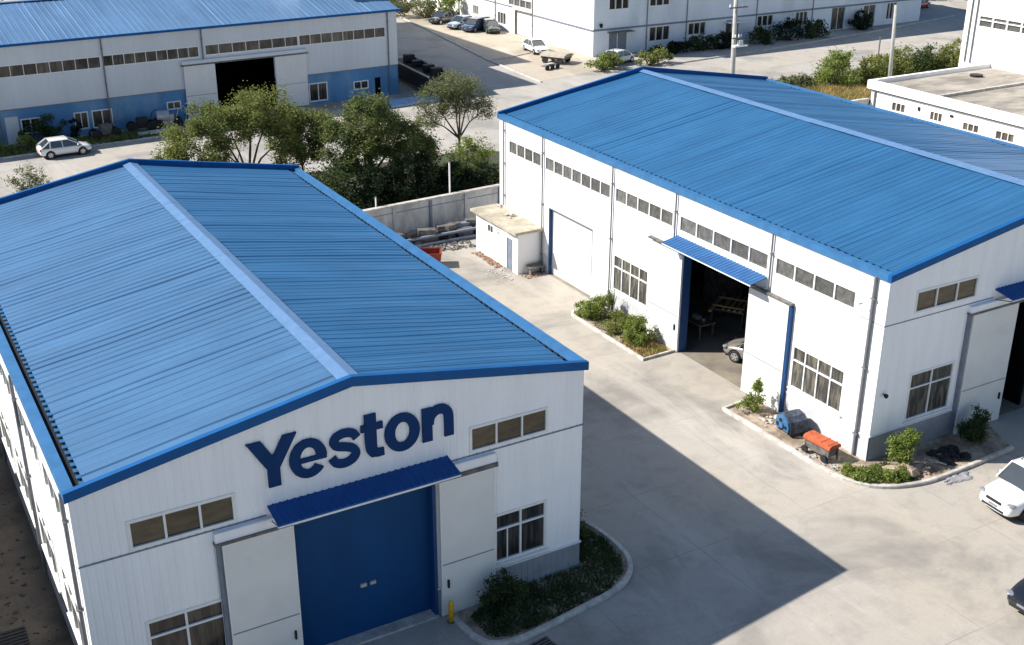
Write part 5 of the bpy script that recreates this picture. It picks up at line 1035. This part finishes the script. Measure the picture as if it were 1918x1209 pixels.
# verge bushes
VG = 'bushes on the roadside verge'
vl = ['low grey-green bush at the left end of the verge', 'sprawling weed clump left of the tall verge bush', 'tallest bright green bush on the verge, left of the plain pole', 'bush right behind the plain concrete pole', 'green bush between the plain pole and the tall white hall', 'bush close to the tall white hall, left one', 'bush touching the corner of the tall white hall']
for k, (x, y, h, w) in enumerate(((57.6, 54, 2.0, 1.4), (60.8, 55.0, 1.5, 1.6), (64.6, 54.0, 3.8, 2.0), (68.6, 53.5, 2.8, 1.7), (72.8, 54.5, 3.2, 2.0), (77, 54.5, 3.0, 2.0), (81, 54, 3.2, 2.0))):
    shrub(vl[k], (x, y, 0), [(0, 0, h*.35, w*1.1, w, h*.4), (.5, 0, h*.75, w*.7, w*.6, h*.33), (-.6, .2, h*.6, w*.7, w*.6, h*.33)], 4200, .12, [M_l3, M_l3, M_l4, M_l1, M_l1, M_l2, M_l1][k], 100+k, name='bush', group=VG, cat='bush', r=.05)
HG = 'dark hedge bushes along the shaded factory wall'
hl = ['low dark bush nearest the factory door', 'dark hedge bush below the first ground-floor window', 'tallest dark hedge bush below the second window', 'dark hedge bush left of the thick concrete pole', 'dark hedge bush right of the thick concrete pole', 'dark hedge bush before the canopy door', 'last dark hedge bush of the row beside the road', 'dark creeper bush against the blue end of the factory']
for k, (x, h, w) in enumerate(((60.3, 1.0, 1.3), (63.5, 1.4, 1.8), (66.8, 1.8, 2.0), (70, 1.8, 2.0), (76.2, 2.2, 2.0), (80, 2.6, 2.2), (83.8, 2.2, 2.0), (93.2, 2.4, 1.6))):
    shrub(hl[k], (x, 77.6 if k < 7 else 79.2, 0), [(0, 0, h*.35, w, w*.7, h*.4), (.4, 0, h*.65, w*.8, w*.5, h*.3)], 1500, .15, M_l5 if k % 2 else M_l6, 120+k, name='bush', group=HG, cat='bush', r=.05)
shrub('bright yellow-green bush in front of the factory corner', (50.6, 73.6, 0), [(0, 0, .9, 1.7, 1.2, .7), (1.5, .3, .8, 1.3, 1, .6)], 2600, .12, M_l4, 140, cat='bush', name='bush', r=.04)
shrub('olive bush beyond the ridge end of the right warehouse', (56.5, 73.4, 0), [(0, 0, .8, 1.7, 1.0, .6), (1.7, 0, 1.0, 1.2, 1, .7)], 2400, .12, M_l1, 141, cat='bush', name='bush', r=.04)
shrub('round yellow-green bush against the far end of the factory side wall', (52.0, 111.5, 0), [(0, 0, 1.6, 1.4, 1.4, 1.6), (.2, 0, 3.0, 1.0, 1.0, .9)], 2600, .14, M_l4, 142, cat='bush', name='bush', r=.05)
shrub('grey-green bush beside the far parked cars', (49.8, 113.5, 0), [(0, 0, 1.3, 2.2, 1.6, 1.2), (-2.4, 3, 1.5, 2, 2, 1.4)], 3000, .16, M_l3, 143, cat='bush', name='bush', r=.05)
shrub('dark bushes at the far left of the parked car row', (46.5, 122, 0), [(0, 0, 2, 3.0, 3, 2), (3, 4, 2.4, 3, 3, 2.2)], 3500, .2, M_l2, 144, cat='bush', name='bush', r=.06)
shrub('dark shrub against the grey panel of the back workshop', (-6.6, 70.6, 0), [(0, 0, 1.2, 1.2, .6, 1.0), (1.6, .1, 1.2, 1.2, .6, 1.1)], 2600, .10, M_l6, 145)
shrub('slim dark shrub by the workshop downpipe', (-3.1, 71.0, 0), [(0, 0, 1.0, .4, .3, 1.0)], 800, .10, M_l5, 146)
shrub('yellow-green low bush at the left edge behind the white hatchback', (-8.9, 69.4, 0), [(0, 0, .5, 1.5, .7, .45), (1.6, .2, .7, .8, .6, .5)], 1800, .09, M_l4, 147, cat='bush', name='bush')
shrub('small green bush beside the rubble at the workshop kerb', (8.0, 70.4, 0), [(0, 0, .8, 1.0, .7, .7)], 900, .1, M_l1, 148, cat='bush', name='bush')
FT_ = 'trees beyond the far end of the road'
for k, (x, y, h) in enumerate(((110, 92, 6), (118, 96, 7), (106.5, 101, 7), (125, 90, 6))):
    tree(['dark tree at the far end of the road, nearest the blue factory corner', 'dark tree right of the red car at the end of the road', 'dark tree behind the end of the factory', 'rightmost dark tree at the end of the road'][k], (x, y, 0), (x, y, 2), [(x, y, h*.55, 2.6, 2.4, 1.8), (x+1.2, y, h*.8, 1.8, 1.8, 1.3), (x-1.4, y, h*.7, 1.6, 1.6, 1.2)], 2200, .2, M_l2, .2, 160+k, group=FT_, twigs=12)
for k in range(6):
    x = -16+k*5.5; tree(['tree behind the pale blue roof, first from the left edge', 'tree behind the pale blue roof, second from the left edge', 'tree behind the pale blue roof, third from the left edge', 'tree behind the pale blue roof, fourth from the left edge', 'tree behind the pale blue roof, fifth from the left edge', 'tree behind the pale blue roof, sixth from the left edge'][k], (x, 96, 0), (x, 96, 3), [(x, 96, 5.4, 2.8, 2.6, 2.0), (x+1, 96, 6.8, 1.8, 1.8, 1.2)], 1500, .22, M_l1, .2, 180+k, group='trees behind the pale blue roof', twigs=8)
t = thing('storage_drum', 'rusty orange drum behind the right end of the pale blue roof', 'drum', (33.5, 98, 0)); mb = MB(); mb.tube([(0, 0, 0), (0, 0, 2.2)], .9, 18); mb.build('shell', M_orange, t, off=(0, 0, 0)); mb = MB(); mb.tube([(0, 0, 2.2), (0, 0, 2.3)], .95, 18); mb.build('lid', M_red, t, off=(0, 0, 0))
# lettering meshes were modelled in world coordinates: shift them under their building
for o in COLS: o.data.transform(Matrix.Translation((0, 0, 0)))
